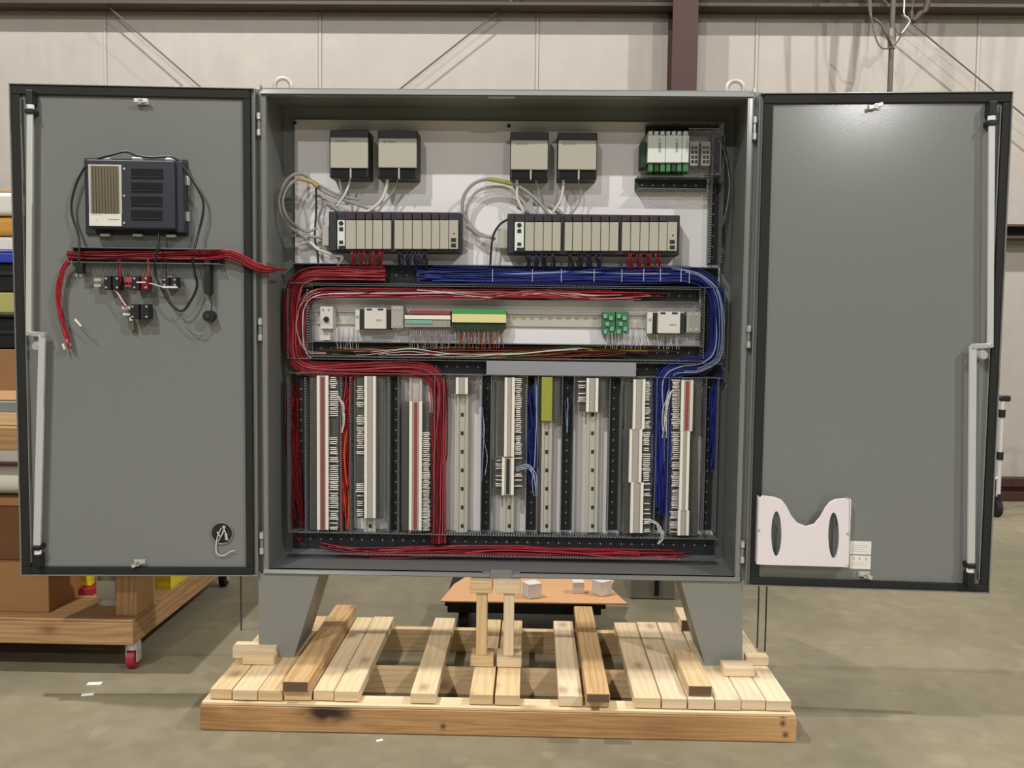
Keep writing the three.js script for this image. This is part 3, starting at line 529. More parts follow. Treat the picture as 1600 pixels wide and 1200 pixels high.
cable('grey cable rising in a wide loop between the two racks', [[860, 338, 0.03], [838, 312, 0.03], [812, 292, 0.03], [790, 284, 0.03], [765, 280, 0.03], [742, 286, 0.03], [726, 304, 0.03], [723, 328, 0.03], [732, 348, 0.02], [744, 362], [774, 374]], ZC, 0.0068, M.greyCable);
cable('second pale cable following the loop between the two racks', [[830, 335, 0.03], [815, 312, 0.02], [795, 296, 0.01], [772, 292, 0.005], [748, 298, 0.005], [734, 314, 0.005], [729, 336, 0.005], [737, 356], [752, 368], [770, 372]], ZC, 0.0055, M.terminal);
cable('yellow green sleeved section of the loop between the racks', [[764, 280, 0.031], [776, 282, 0.031], [790, 285, 0.031], [800, 288, 0.031]], ZC, 0.0085, M.olive);
cable('dark thin cable curving down beside the longer rack', [[795, 342, 0.03], [782, 350, 0.02], [772, 365, 0.02], [768, 385, 0.02], [766, 416]], ZC, 0.0045, M.slotDark);
cable('pale cable dropping from the third power supply to the longer rack', [[806, 268, 0.05], [808, 290, 0.03], [808, 308, 0.03], [818, 332, 0.03]], ZC, 0.0055, M.offwhite);
cable('thin grey cable curving below the third power supply', [[834, 268, 0.05], [838, 284, 0.03], [842, 300, 0.02], [842, 316, 0.02], [838, 334, 0.03]], ZC, 0.004, M.greyCable);
cable('pale cable dropping from the fourth power supply to the longer rack', [[880, 268, 0.05], [880, 290, 0.03], [876, 312, 0.03], [864, 332, 0.03]], ZC, 0.0055, M.offwhite);
cable('thin grey cable curving below the fourth power supply', [[904, 268, 0.05], [904, 284, 0.03], [908, 300, 0.02], [904, 318, 0.02], [892, 336, 0.03]], ZC, 0.0035, M.greyCable);
for (const [u, v, w, h, l] of [[466, 362, 16, 14, 'grey cable plug at the foot of the left cable loop'], [738, 358, 15, 15, 'grey cable plug at the foot of the loop between the racks'], [522, 324, 14, 12, 'grey plug on the top left corner of the shorter rack'], [818, 326, 18, 12, 'grey plug above the first module of the longer rack'], [866, 326, 16, 12, 'round grey plug above the second bank of the longer rack']]) {
  const p = W.z(u, v, ZC + 0.02), a = V(p.x - w / 800, p.y + h / 900, p.z), b = V(p.x + w / 800, p.y - h / 900, p.z);
  single('cable_plug', [cyl(a, b, 0.013, 0.011, 12), cyl(b, b.clone().add(b.clone().sub(a).multiplyScalar(0.4)), 0.009, 0.007, 12)], M.greyCable, l, 'plug', 'grey cable plugs');
}
for (const [u0, v0, u1, v1, l] of [[503, 352, 514, 384, 'grey end bracket against the shorter rack'], [778, 358, 793, 388, 'grey end bracket against the longer rack']]) single('end_bracket', W.box(u0, v0, u1, v1, ZP, ZP + 0.06, 0.003), M.galv, l, 'bracket');

// ------------------------------------------------------------------ safety relays, top right
{
  const zf = ZP + 0.11;
  const relay = (u0, u1, l) => {
    const o = thing('safety_relay', l, 'relay', 'white and green safety relays');
    const b = part('body', W.box(u0, 211, u1 - 0.4, 254, ZP, zf, 0.003), M.mint, o);
    const w = u1 - u0, n = Math.max(1, Math.round(w / 10));
    for (let i = 0; i < n; i++) {
      part('top_terminal', W.box(u0 + (i + 0.15) * w / n, 205, u0 + (i + 0.85) * w / n, 211, ZP + 0.02, zf - 0.014, 0.002), M.mint, o);
      part('bottom_terminal', W.box(u0 + (i + 0.1) * w / n, 254, u0 + (i + 0.9) * w / n, 268, ZP + 0.02, zf - 0.012, 0.002), i % 2 ? M.darkGreen : M.pcb, o);
    }
    part('printed_text', [W.box(u0 + w * 0.6, 222, u0 + w * 0.75, 238, zf, zf + 0.0006)], M.terminal, b);
    part('status_lamp', W.box(u0 + w * 0.62, 217, u0 + w * 0.72, 219.5, zf, zf + 0.001), M.duct, b);
  };
  relay(1012, 1040, 'wide white safety relay with green terminals at the left end'); relay(1040, 1066, 'wide white safety relay with green terminals in the middle'); relay(1066, 1077, 'narrow white safety relay next to the grey socket modules');
  single('end_stop', W.box(1001, 222, 1010, 262, ZP, zf - 0.03, 0.003), M.darkGreen, 'dark green end stop left of the safety relays', 'end stop');
  for (const [u0, u1, l] of [[1078, 1092, 'grey socket module with black holes next to the relays'], [1096, 1110, 'grey socket module with black holes next to the upright duct']]) {
    const o = thing('socket_module', l, 'socket module', 'grey socket modules');
    const b = part('body', W.box(u0, 221, u1, 259, ZP, zf - 0.02, 0.003), M.terminal, o);
    for (let r = 0; r < 4; r++) for (const c of [0.3, 0.7]) part('socket_hole', W.box(u0 + (u1 - u0) * c - 2.2, 228 + r * 7.4, u0 + (u1 - u0) * c + 2.2, 233 + r * 7.4, zf - 0.02, zf - 0.019), M.black, b);
  }
  const cc = thing('clear_cover', 'clear plastic cover in front of the grey socket modules', 'cover');
  part('pane', W.box(1076, 200, 1127, 273, zf + 0.02, zf + 0.022), new THREE.MeshPhysicalMaterial({ color: 0xffffff, transmission: 1, roughness: 0.06, ior: 1.49, thickness: 0 }), cc);
  part('edge_strip', [W.box(1076, 200, 1127, 201.5, zf + 0.016, zf + 0.026), W.box(1076, 271.5, 1127, 273, zf + 0.016, zf + 0.026), W.box(1125.5, 200, 1127, 273, zf + 0.016, zf + 0.026)], M.block, cc);
  part('bracket', [W.box(1120, 270, 1127, 274, ZP, zf + 0.02), W.box(1120, 200, 1127, 204, ZP + 0.09, zf + 0.02)], M.block, cc);
  single('din_rail', W.box(1000, 236, 1112, 248, ZP, ZP + 0.008), M.galv, 'steel mounting rail behind the safety relays', 'rail', 'mounting rails');
}

// ------------------------------------------------------------------ middle row
{
  const zr = ZP + 0.012, zf = ZP + 0.075;
  const rail = thing('din_rail', 'long steel mounting rail of the middle row', 'rail', 'mounting rails');
  part('rail_web', W.box(486, 487, 1098, 510, ZP, ZP + 0.004), M.galv, rail);
  part('rail_flange', W.box(486, 487, 1098, 491, ZP + 0.004, zr, 0.001), M.galv, rail); part('rail_flange', W.box(486, 506, 1098, 510, ZP + 0.004, zr, 0.001), M.galv, rail);
  const slots = []; for (let u = 800; u < 940; u += 14) slots.push(W.box(u, 496, u + 7, 500, ZP + 0.004, ZP + 0.0045)); stuff(part('rail_slot', slots, M.slotTan, rail));
  let o = thing('circuit_breaker', 'white breaker with a black knob at the left end of the middle row', 'breaker');
  part('body', W.box(500, 479, 520, 514, zr, zf, 0.003), M.offwhite, o); let p = W.z(510, 499, zf); part('knob', cyl(p, p.clone().add(V(0, 0, 0.016)), 0.012, 0.009), M.black, o);
  part('terminal', W.box(500, 514, 516, 532, zr, zf - 0.03, 0.002), M.offwhite, o); part('screw', [[505, 484], [514, 484]].map(([u, v]) => { const q = W.z(u, v, zf); return cyl(q, q.clone().add(V(0, 0, 0.002)), 0.005, 0.005, 10); }), M.steel, o);
  const stop = (u0, v0, u1, v1, l) => { const s = thing('end_stop', l, 'end stop', 'end stops on the middle rail'); part('body', W.box(u0, v0, u1, v1, zr, zf - 0.01, 0.002), M.offwhite, s); const q = W.z((u0 + u1) / 2, (v0 + v1) / 2 - 5, zf - 0.01); part('screw', cyl(q, q.clone().add(V(0, 0, 0.002)), 0.006, 0.006, 10), M.steel, s); };
  stop(555, 484, 562, 516, 'white end stop left of the first white relay'); stop(1011, 488, 1020, 521, 'white end stop left of the second white relay');
  const rel = (u0, v0, u1, v1, l) => {
    const s = thing('relay_unit', l, 'relay', 'white relays of the middle row');
    part('base', W.box(u0 - 7, v0 + 2, u1 + 7, v1 + 1, zr, zf - 0.01, 0.002), M.dark, s);
    const b = part('cover', W.box(u0, v0, u1, v1, zf - 0.01, zf + 0.02, 0.003), M.offwhite, s);
    part('notch', [W.box(u0 + 4, v0 + 1, u0 + 12, v0 + 4, zf + 0.02, zf + 0.021), W.box(u1 - 13, v0 + 1, u1 - 4, v0 + 4, zf + 0.02, zf + 0.021)], M.dark, b);
    part('printed_text', W.box(u0 + 18, v1 - 15, u1 - 6, v1 - 12, zf + 0.02, zf + 0.0205), M.terminal, b);
  };
  rel(569, 481, 603, 514, 'white boxy relay right of the black knob breaker'); rel(1028, 487, 1063, 521, 'white boxy relay right of the green circuit boards');
  const gm = (u0, v0, u1, v1, l) => {
    const s = thing('interface_module', l, 'module', 'grey interface modules');
    const b = part('body', W.box(u0, v0, u1, v1, zr, zf, 0.003), M.terminal, s);
    for (let r = 0; r < 2; r++) for (let c = 0; c < 2; c++) { const q = W.z(u0 + (u1 - u0) * (0.3 + 0.4 * c), v0 + (v1 - v0) * (0.12 + 0.72 * r), zf); part('terminal_screw', cyl(q, q.clone().add(V(0, 0, 0.003)), 0.006, 0.006, 10), M.zinc, b); }
  };
  gm(611, 478, 630, 513, 'grey screw terminal module left of the teal terminal strip'); gm(1073, 487, 1095, 520, 'grey screw terminal module at the right end of the middle row');
  o = thing('terminal_strip', 'teal and white terminal strip left of the green and yellow strip', 'terminals', 'terminal strips');
  part('body', slices(632, 492, 704, 511, zr, zf - 0.012, 34, false), M.terminal, o); part('marker_bar', W.box(632, 493, 704, 499, zf - 0.012, zf - 0.006, 0.001), M.marker, o); part('jumper_bar', W.box(633, 500, 676, 506, zf - 0.012, zf - 0.008, 0.001), M.teal, o); part('rear_bar', W.box(640, 485, 704, 491, zr, zf - 0.02), M.redBar, o);
  o = thing('terminal_strip', 'bright green and pale yellow earth terminal strip in the middle row', 'terminals', 'terminal strips');
  part('body', slices(706, 485, 791, 515, zr, zf - 0.006, 30, false), M.darkGreen, o); part('green_bar', W.box(706, 483, 791, 491, zf - 0.006, zf, 0.001), M.green, o); part('yellow_bar', W.box(706, 491, 791, 504, zf - 0.006, zf + 0.004, 0.001), M.paleYellow, o);
  [[941, 961], [962, 982]].forEach(([u0, u1], i) => {
    const s = thing('circuit_board', i ? 'green circuit board module next to the bare rail on its right' : 'green circuit board module next to the bare rail on its left', 'circuit board', 'green circuit boards');
    const b = part('board', W.box(u0, 487, u1, 522, zr, zf - 0.02, 0.001), M.pcb, s);
    for (const [a, c] of [[5, 494], [14, 497], [8, 506], [15, 514], [5, 518]]) part('component', W.box(u0 + a - 3, c - 3, u0 + a + 3, c + 3.5, zf - 0.02, zf - 0.006, 0.002), (a + c) % 3 ? M.teal : M.mint, b);
  });
  // lead fans under the row
  const lead = (u0, u1, n, label, mats) => { const t = thing('lead_fan', label, 'wires', 'short leads beneath the middle row'), sets = mats.map(() => []); for (let i = 0; i < n; i++) { const u = u0 + (u1 - u0) * (i + 0.5) / n; sets[i % mats.length].push(tube([W.z(u, 512, zr + 0.03), W.z(u + rr(-1, 1), 522, zr + 0.045), W.z(u + rr(-2, 2), 532, zr + 0.04), W.z(u + rr(-3, 3), 545, ZW)], 0.0016, 10, 5)); } sets.forEach((g, i) => { if (g.length) stuff(part('wires', g, mats[i], t)); }); };
  lead(524, 562, 10, 'pale leads below the first end stop', [M.whiteWire, M.greyCable]); lead(640, 704, 26, 'mauve grey leads below the teal terminal strip', [M.greyCable, std(0xa08a94, 0.5)]);
  lead(710, 788, 30, 'mixed brown and grey leads below the green and yellow strip', [M.greyCable, M.brownWire, M.greyCable, M.redDeep, M.brownWire, M.orangeWire]); lead(945, 1010, 14, 'pale leads below the green circuit boards', [M.whiteWire, M.terminal]); lead(1025, 1062, 8, 'pale leads below the second white relay', [M.whiteWire]);
}
function slices(u0, v0, u1, v1, z0, z1, n, vertical) {
  const g = [];
  for (let i = 0; i < n; i++) { const a = i / n, b = (i + 0.84) / n; g.push(vertical ? W.box(u0, v0 + (v1 - v0) * a, u1, v0 + (v1 - v0) * b, z0, z1) : W.box(u0 + (u1 - u0) * a, v0, u0 + (u1 - u0) * b, v1, z0, z1)); }
  return g;
}

// ------------------------------------------------------------------ nine terminal columns
const ordinal = ['first', 'second', 'third', 'fourth', 'fifth', 'sixth', 'seventh', 'eighth', 'ninth'];
function column(i, railU, segs, note, side) {
  const zr0 = ZP + 0.04, zr = zr0 + 0.014, zf = ZP + 0.09;
  const rl = thing('din_rail', `upright steel mounting rail of the ${ordinal[i]} terminal column from the computer door`, 'rail', 'mounting rails');
  part('rail_web', W.box(railU[0], 590, railU[1], 832, zr0, zr0 + 0.003), M.galv, rl);
  part('rail_flange', W.box(railU[0], 590, railU[0] + 4, 832, zr0 + 0.003, zr - 0.001, 0.001), M.galv, rl); part('rail_flange', W.box(railU[1] - 4, 590, railU[1], 832, zr0 + 0.003, zr - 0.001, 0.001), M.galv, rl);
  for (const v of [592, 822]) part('standoff', W.box(railU[0] + 2, v, railU[1] - 2, v + 8, ZP, zr0), M.galv, rl);
  const slots = []; for (let v = 645; v < 828; v += 29) slots.push(W.box((railU[0] + railU[1]) / 2 - 2, v, (railU[0] + railU[1]) / 2 + 2.5, v + 6, zr0 + 0.003, zr0 + 0.0036)); stuff(part('rail_slot', slots, M.slotDark, rl));
  const o = thing('terminal_strip', note, 'terminals', 'terminal strips');
  for (const [u0, v0, u1, v1, core = M.terminal, bars = true] of segs) {
    const n = Math.max(6, Math.round((v1 - v0) / 2.6));
    stuff(part('terminal_block', slices(u0 - 11, v0, u1 + 12, v1, zr, zf - 0.03, n, true), M.block, o));
    const b = part('terminal_core', W.box(u0, v0, u1, v1, zr, zf - 0.004, 0.002), bars ? M.terminal : core, o), um = (u0 + u1) / 2;
    if (bars && core !== M.terminal) part('jumper_bar', W.box(um - 2.4, v0 + 2, um + 2.4, v1 - 2, zf - 0.004, zf - 0.001), core, b);
    if (bars) { part('marker_bar', W.box(u0, v0, u0 + 4.6, v1, zf - 0.004, zf + 0.004, 0.0015), M.marker, b); part('marker_bar', W.box(u1 - 4.6, v0, u1, v1, zf - 0.004, zf + 0.004, 0.0015), M.marker, b); }
  }
  for (const [u0, u1, v0, v1, fill = 0.85] of side) {
    const g = []; for (let v = v0; v < v1; v += 3.1) if (rnd() < fill) { const l = rr(-1.5, 1.5), sl = rr(-0.6, 0.6); g.push(cyl(W.z(u0 - l, v + sl, zf - 0.016), W.z(u1 + l, v, zf - 0.02), 0.0026, 0.0026, 6)); }
    if (g.length) stuff(part('wire_marker', g, M.ferrule, o));
  }
}
const tl = 'terminal strip of ';
column(0, [495, 513], [[495, 587, 513, 828, M.redBar]], 'long grey terminal strip with red core and dense markers in the first column', [[515, 526, 590, 606], [515, 528, 612, 652], [515, 526, 684, 704], [515, 528, 706, 828, 0.95]]);
column(1, [569, 587], [[569, 588, 587, 810, M.terminal]], 'long grey terminal strip with markers on its left side in the second column', [[558, 568, 604, 640], [558, 568, 650, 712], [557, 568, 756, 808]]);
column(2, [639, 659], [[639, 627, 659, 829, M.redBar]], 'grey terminal strip starting below the red loom in the third column', [[660, 671, 676, 828, 0.97]]);
column(3, [713, 731], [[712, 590, 731, 616]], 'very short terminal strip at the top of the mostly bare fourth column', []);
column(4, [787, 804], [[788, 590, 804, 714], [784, 715, 803, 774, M.slotDark]], 'two piece terminal strip with sideways stubs in the fifth column', [[805, 814, 592, 712, 0.95], [775, 784, 716, 764, 0.5], [804, 815, 716, 770, 0.5]]);
column(5, [846, 862], [[846, 589, 863, 658, M.olive, false]], 'short green and yellow earth terminal strip in the sixth column', []);
column(6, [916, 935], [[916, 591, 935, 644]], 'short terminal strip with pale leads above bare rail in the seventh column', [[903, 915, 596, 630, 0.6]]);
column(7, [986, 1006], [[989, 593, 1008, 671], [983, 671, 1003, 754], [985, 754, 1005, 833]], 'three piece staggered terminal strip in the eighth column', [[1006, 1015, 594, 670], [1004, 1015, 676, 752, 0.95], [1005, 1016, 756, 832, 0.7]]);
column(8, [1062, 1080], [[1064, 594, 1083, 674, M.redBar], [1062, 674, 1077, 798], [1059, 798, 1077, 837]], 'three piece terminal strip with red upper core in the ninth column', [[1050, 1062, 594, 672, 0.9], [1050, 1061, 676, 796, 0.95], [1048, 1060, 800, 834, 0.8]]);
loom('pale leads fanning out of the blue duct beside the ninth column', W, [[1062, 604, 0.03], [1046, 612, 0.035], [1039, 640, 0.03], [1037, 690, 0.02]], ZW, 6, 0.01, 0.004, 0.0017, [[M.whiteWire], [1]], undefined, { spread: 0.2 });
loom('pale leads crossing the foot of the blue duct', W, [[1008, 815, 0.02], [1026, 820, 0.03], [1034, 835, 0.03], [1028, 850, 0.02]], ZW, 4, 0.008, 0.004, 0.0017, [[M.whiteWire], [1]], undefined, {});
loom('pale pink leads beside the markers of the first column', W, [[528, 618, 0.02], [537, 632, 0.03], [538, 655, 0.03], [534, 676, 0.02]], ZW, 5, 0.006, 0.004, 0.0018, [[M.whiteWire, M.redPale], [0.7, 0.3]], undefined, {});
loom('pale leads curving from the fifth column into the blue duct', W, [[806, 735, 0.02], [824, 730, 0.03], [834, 745, 0.03], [836, 775, 0.02]], ZW, 5, 0.012, 0.004, 0.0016, [[M.paleWire], [1]], undefined, {});

// ------------------------------------------------------------------ left door: computer, duct, buttons
{
  const F = LD, S = 3.4286, X = (x) => 80 + x / S, Y = (y) => 220 + y / S, zf = 0.085;
  const o = thing('panel_computer', 'dark navy panel computer fixed to the inside of the left door', 'computer', undefined, F);
  const body = part('housing', F.box(X(185), Y(102), X(662), Y(470), 0.012, zf, 0.006), M.navy, o);
  part('bezel_flange', F.box(X(180), Y(96), X(730), Y(505), 0, 0.012, 0.003), M.dark, o);
  part('side_step', F.box(X(662), Y(106), X(706), Y(490), 0.012, zf - 0.02, 0.004), M.navy, o);
  const fr = part('drive_frame', F.box(X(200), Y(128), X(377), Y(392), zf, zf + 0.004, 0.001), M.galv, o);
  part('heat_sink', F.box(X(213), Y(134), X(362), Y(388), zf + 0.004, zf + 0.006, 0), M.bronze, o);
  for (let i = 0; i < 9; i++) part('fin', F.box(X(216 + i * 16), Y(136), X(222 + i * 16), Y(386), zf + 0.006, zf + 0.01), M.bronze, o);
  const cv = document.createElement('canvas'); cv.width = 256; cv.height = 104; const c = cv.getContext('2d');
  c.fillStyle = '#e4e2da'; c.fillRect(0, 0, 256, 104); c.fillStyle = '#8d8d88'; c.fillRect(12, 12, 90, 3); c.fillRect(152, 46, 88, 9); c.fillRect(52, 60, 14, 2); c.fillRect(58, 52, 2, 24);
  const lt = new THREE.CanvasTexture(cv); lt.colorSpace = THREE.SRGBColorSpace;
  const pl = new THREE.PlaneGeometry(1, 1), [a0, a1, b0, b1] = F.rect(X(205), Y(390), X(376), Y(456), zf + 0.0015);
  pl.scale(a1 - a0, b1 - b0, 1); pl.translate((a0 + a1) / 2, (b0 + b1) / 2, zf + 0.0042);
  const lb = part('rating_label', F.box(X(205), Y(390), X(376), Y(456), zf, zf + 0.004, 0), M.offwhite, o);
  part('label_print', pl, std(0xffffff, 0.6, 0, { map: lt }), lb);
  for (let i = 0; i < 4; i++) part('vent_recess', F.box(X(428), Y(150 + i * 74), X(596 + (i ? 0 : 4)), Y(186 + i * 74 + 20), zf, zf + 0.0015, 0.001), M.blackMatt, o);
  for (let i = 0; i < 4; i++) part('vent_rib', F.box(X(425), Y(192 + i * 74), X(590), Y(196 + i * 74), zf + 0.0015, zf + 0.004), M.navy, o);
  for (const y of [150, 295, 440]) { const p = F.z(X(392), Y(y), zf); part('screw', cyl(p, p.clone().add(V(0, 0, 0.003)), 0.004, 0.004, 10), M.zinc, o); }
  for (const [x, y] of [[284, 93], [456, 96], [634, 99], [286, 503], [460, 504], [640, 508]]) part('mounting_clip', F.box(X(x - 26), Y(y - 8), X(x + 26), Y(y + 8), 0.012, 0.035, 0.003), M.zinc, o);
  for (const y of [212, 405]) part('mounting_clip', F.box(X(710), Y(y - 26), X(734), Y(y + 26), 0.012, 0.035, 0.003), M.zinc, o);
  const cord = (label, pts, z, r, mat = M.blackWire) => single('black_cable', tube(pathOf(F, pts, z), r, pts.length * 8, 8), mat, label, 'cord', 'cords on the left door', F);
  cord('black cord arching over the top of the panel computer', [[133, 262, 0.0], [150, 250, 0.03], [172, 243, 0.04], [196, 237, 0.03], [214, 243, 0.03], [236, 246, 0.03], [270, 246, 0.03], [287, 262, 0.03], [305, 288, 0.02], [317, 312, 0.01], [317, 335, 0.01], [311, 360, 0.01], [304, 388, 0.03]], 0.03, 0.0045);
  cord('black cord hanging down the left side of the panel computer', [[132, 262, 0], [120, 285], [112, 315], [113, 338], [120, 358], [124, 380, 0.02], [123, 412, 0.03]], 0.03, 0.0042);
  cord('long black cord looping down in front of the push buttons', [[248, 362, 0.02], [247, 385, 0.03], [244, 400, 0.03], [242, 424, 0.01], [250, 446, 0.01], [266, 474, 0.01], [284, 486, 0.01], [298, 470, 0.01], [308, 446, 0.01], [303, 420, 0.02], [301, 402, 0.03]], 0.035, 0.0046);
  cord('thin grey lead drooping to the round black buzzer', [[276, 487], [290, 508], [304, 520], [317, 521], [326, 508], [329, 497]], 0.025, 0.0024, M.duct);
  // duct on the door
  const d = duct(104, 387, 344, 411, 'slotted duct carrying red wires below the panel computer', false, { F, zb: 0.001, zr: 0.06, plain: true });
  loom('red loom in the door duct crossing over to the cabinet', F, [[106, 399, 0], [160, 399], [240, 399], [320, 399], [338, 398, 0.01], [356, 396, 0.02], [374, 402, 0.02], [392, 412, 0.02], [410, 419, 0.02], [430, 421, -0.02], [447, 421, -0.14]], 0.024, 26, 0.013, 0.009, 0.0026, RED, undefined, { seg: 100 });
  loom('red wire tail hanging from the left end of the door duct', F, [[112, 402, 0.01], [100, 420], [93, 445], [92, 470], [97, 500], [103, 525], [108, 548]], 0.035, 12, 0.008, 0.008, 0.0022, [[M.redWire, M.redPale, M.redDeep], [0.4, 0.35, 0.25]], undefined, { spread: 0.12 });
  for (const [u, v, u2, v2, l] of [[98, 537, 101, 546, 'white ferrule at the end of the hanging red tail'], [105, 530, 110, 540, 'second white ferrule on the hanging red tail'], [117, 499, 127, 510, 'white ferrule of the loose grey lead']]) single('wire_ferrule', cyl(F.z(u, v, 0.035), F.z(u2, v2, 0.035), 0.005, 0.004, 8), M.whiteBag, l, 'ferrule', undefined, F);
  single('loose_lead', tube(pathOf(F, [[126, 509], [134, 519], [147, 529]], 0.03), 0.0018, 16, 6), M.duct, 'short loose grey lead below the door duct', 'wire', undefined, F);
  // connector, terminal strip, buzzer
  let q = thing('cord_connector', 'small black connector hanging under the left end of the door duct', 'connector', undefined, F);
  part('body', F.box(117, 411, 129, 427, 0.03, 0.06, 0.003), M.black, q); part('pin', [F.box(118, 427, 121, 432, 0.04, 0.05), F.box(124, 427, 127, 432, 0.04, 0.05)], M.zinc, q);
  q = thing('proximity_sensor', 'slim upright black sensor under the right end of the door duct', 'sensor', undefined, F);
  part('body', F.box(319, 408, 328, 459, 0.002, 0.05, 0.003), M.black, q); part('mount', F.box(321, 459, 326, 464, 0.002, 0.03), M.duct, q);
  const bz = F.z(330, 494, 0);
  q = thing('buzzer', 'round black buzzer on the left door', 'buzzer', undefined, F);
  part('body', cyl(V(bz.x, bz.y, 0.001), V(bz.x, bz.y, 0.045), 0.022, 0.02, 24), M.black, q); part('cap', cyl(V(bz.x, bz.y, 0.045), V(bz.x, bz.y, 0.052), 0.012, 0.009, 16), M.dark, q);
  single('sensor_lead', tube(pathOf(F, [[328, 461], [331, 474], [330, 486]], 0.03), 0.002, 14, 6), M.blackWire, 'thin lead between the slim sensor and the buzzer', 'wire', undefined, F);
  // contact blocks of the push buttons
  const btn = (u0, v0, u1, v1, kind, label) => {
    const t = thing('push_button_contact', label, 'push button', 'push button contacts on the left door', F), um = (u0 + u1) / 2, vm = (v0 + v1) / 2;
    const p = F.z(um, vm, 0.02);
    part('lock_nut', cyl(V(p.x, p.y, 0), V(p.x, p.y, 0.012), 0.024, 0.024, 20), M.steel, t);
    part('contact_block', F.box(u0, v0, um - 1, v1, 0.012, 0.062, 0.003), M.black, t); part('contact_block', F.box(um + 1, v0, u1, v1, 0.012, 0.062, 0.003), kind === 1 ? M.redDeep : M.black, t);
    const b = part('centre_body', cyl(V(p.x, p.y, 0.012), V(p.x, p.y, 0.052), 0.02, 0.018, 16), M.dark, t);
    part('terminal_screw', [[u0 + 3, v0 + 4], [u0 + 3, v1 - 4], [u1 - 3, v0 + 4], [u1 - 3, v1 - 4]].map(([u, v]) => { const s = F.z(u, v, 0.062); return cyl(s, s.clone().add(V(0, 0, 0.002)), 0.004, 0.004, 8); }), M.zinc, t);
    return t;
  };
  let t = btn(163, 431, 186, 453, 0, 'black contact block with clear terminal tabs below the duct'); part('terminal_tab', [F.box(147, 435, 158, 439, 0.02, 0.03), F.box(147, 444, 158, 448, 0.02, 0.03)], M.clear, t);
  t = btn(207, 431, 231, 453, 1, 'middle contact block with red and black halves'); part('terminal_tab', [F.box(195, 433, 206, 441, 0.02, 0.035), F.box(195, 445, 205, 448, 0.02, 0.03)], M.redPale, t); part('white_link', F.box(213, 440, 227, 442, 0.062, 0.067), M.whiteWire, t);
  t = btn(254, 433, 276, 449, 0, 'small black contact block beside the drooping cord'); part('white_link', F.box(253, 447, 276, 450, 0.05, 0.064), M.whiteWire, t);
  t = btn(204, 475, 232, 499, 0, 'larger black key switch contact below the other three'); part('terminal_tab', [F.box(191, 479, 203, 483, 0.02, 0.03), F.box(192, 489, 203, 493, 0.02, 0.03), F.box(202, 496, 207, 501, 0.02, 0.03)], M.whiteWire, t);
  part('key', [F.box(206, 500, 209, 516, 0.02, 0.026), F.box(200, 505, 206, 515, 0.02, 0.026)], M.bronze, t);
  const wl = (label, pts, mat) => single('button_wire', tube(pathOf(F, pts, 0.05), 0.0026, 20, 6), mat, label, 'wire', 'wires among the push buttons', F);
  wl('red wire dropping from the duct past the first contact block', [[187, 405], [188, 425], [187, 445], [181, 455], [188, 468], [196, 482]], M.redWire);
  wl('second red wire between first and middle contact blocks', [[184, 405], [184, 420], [186, 438], [184, 452]], M.redDeep);
  wl('pale wire from the first contact block to the key switch', [[178, 453], [184, 458], [190, 468], [197, 478]], M.whiteWire);
  wl('red wire dropping from the duct onto the middle contact block', [[231, 405], [232, 425], [229, 440]], M.redPale);
  wl('white wire linking the middle and small contact blocks', [[228, 444], [236, 443], [246, 446], [254, 448]], M.whiteWire);
  wl('thin dark wire dropping onto the small contact block', [[259, 405], [259, 420], [260, 434]], M.blackWire);
  // loose leads in the round hole near the foot of the door
  const hl = thing('hole_leads', 'tangle of pale leads coming out of the round hole low on the left door', 'wires', undefined, F);
  part('leads', [tube(pathOf(F, [[346, 825], [341, 835], [338, 848], [338, 862], [344, 868], [352, 867], [360, 862], [368, 860]], 0.014), 0.0024, 40, 6), tube(pathOf(F, [[339, 831], [345, 838], [350, 828], [354, 838], [356, 844]], 0.012), 0.0024, 30, 6), tube(pathOf(F, [[352, 822], [349, 832], [343, 842], [341, 846]], 0.01), 0.002, 20, 6)], M.offwhite, hl);
  part('lead_end', [cyl(F.z(353, 834, 0.006), F.z(354, 844, 0.014), 0.006, 0.005, 8), cyl(F.z(349, 822, 0.006), F.z(350, 827, 0.012), 0.005, 0.004, 8)], M.beige, hl);
}

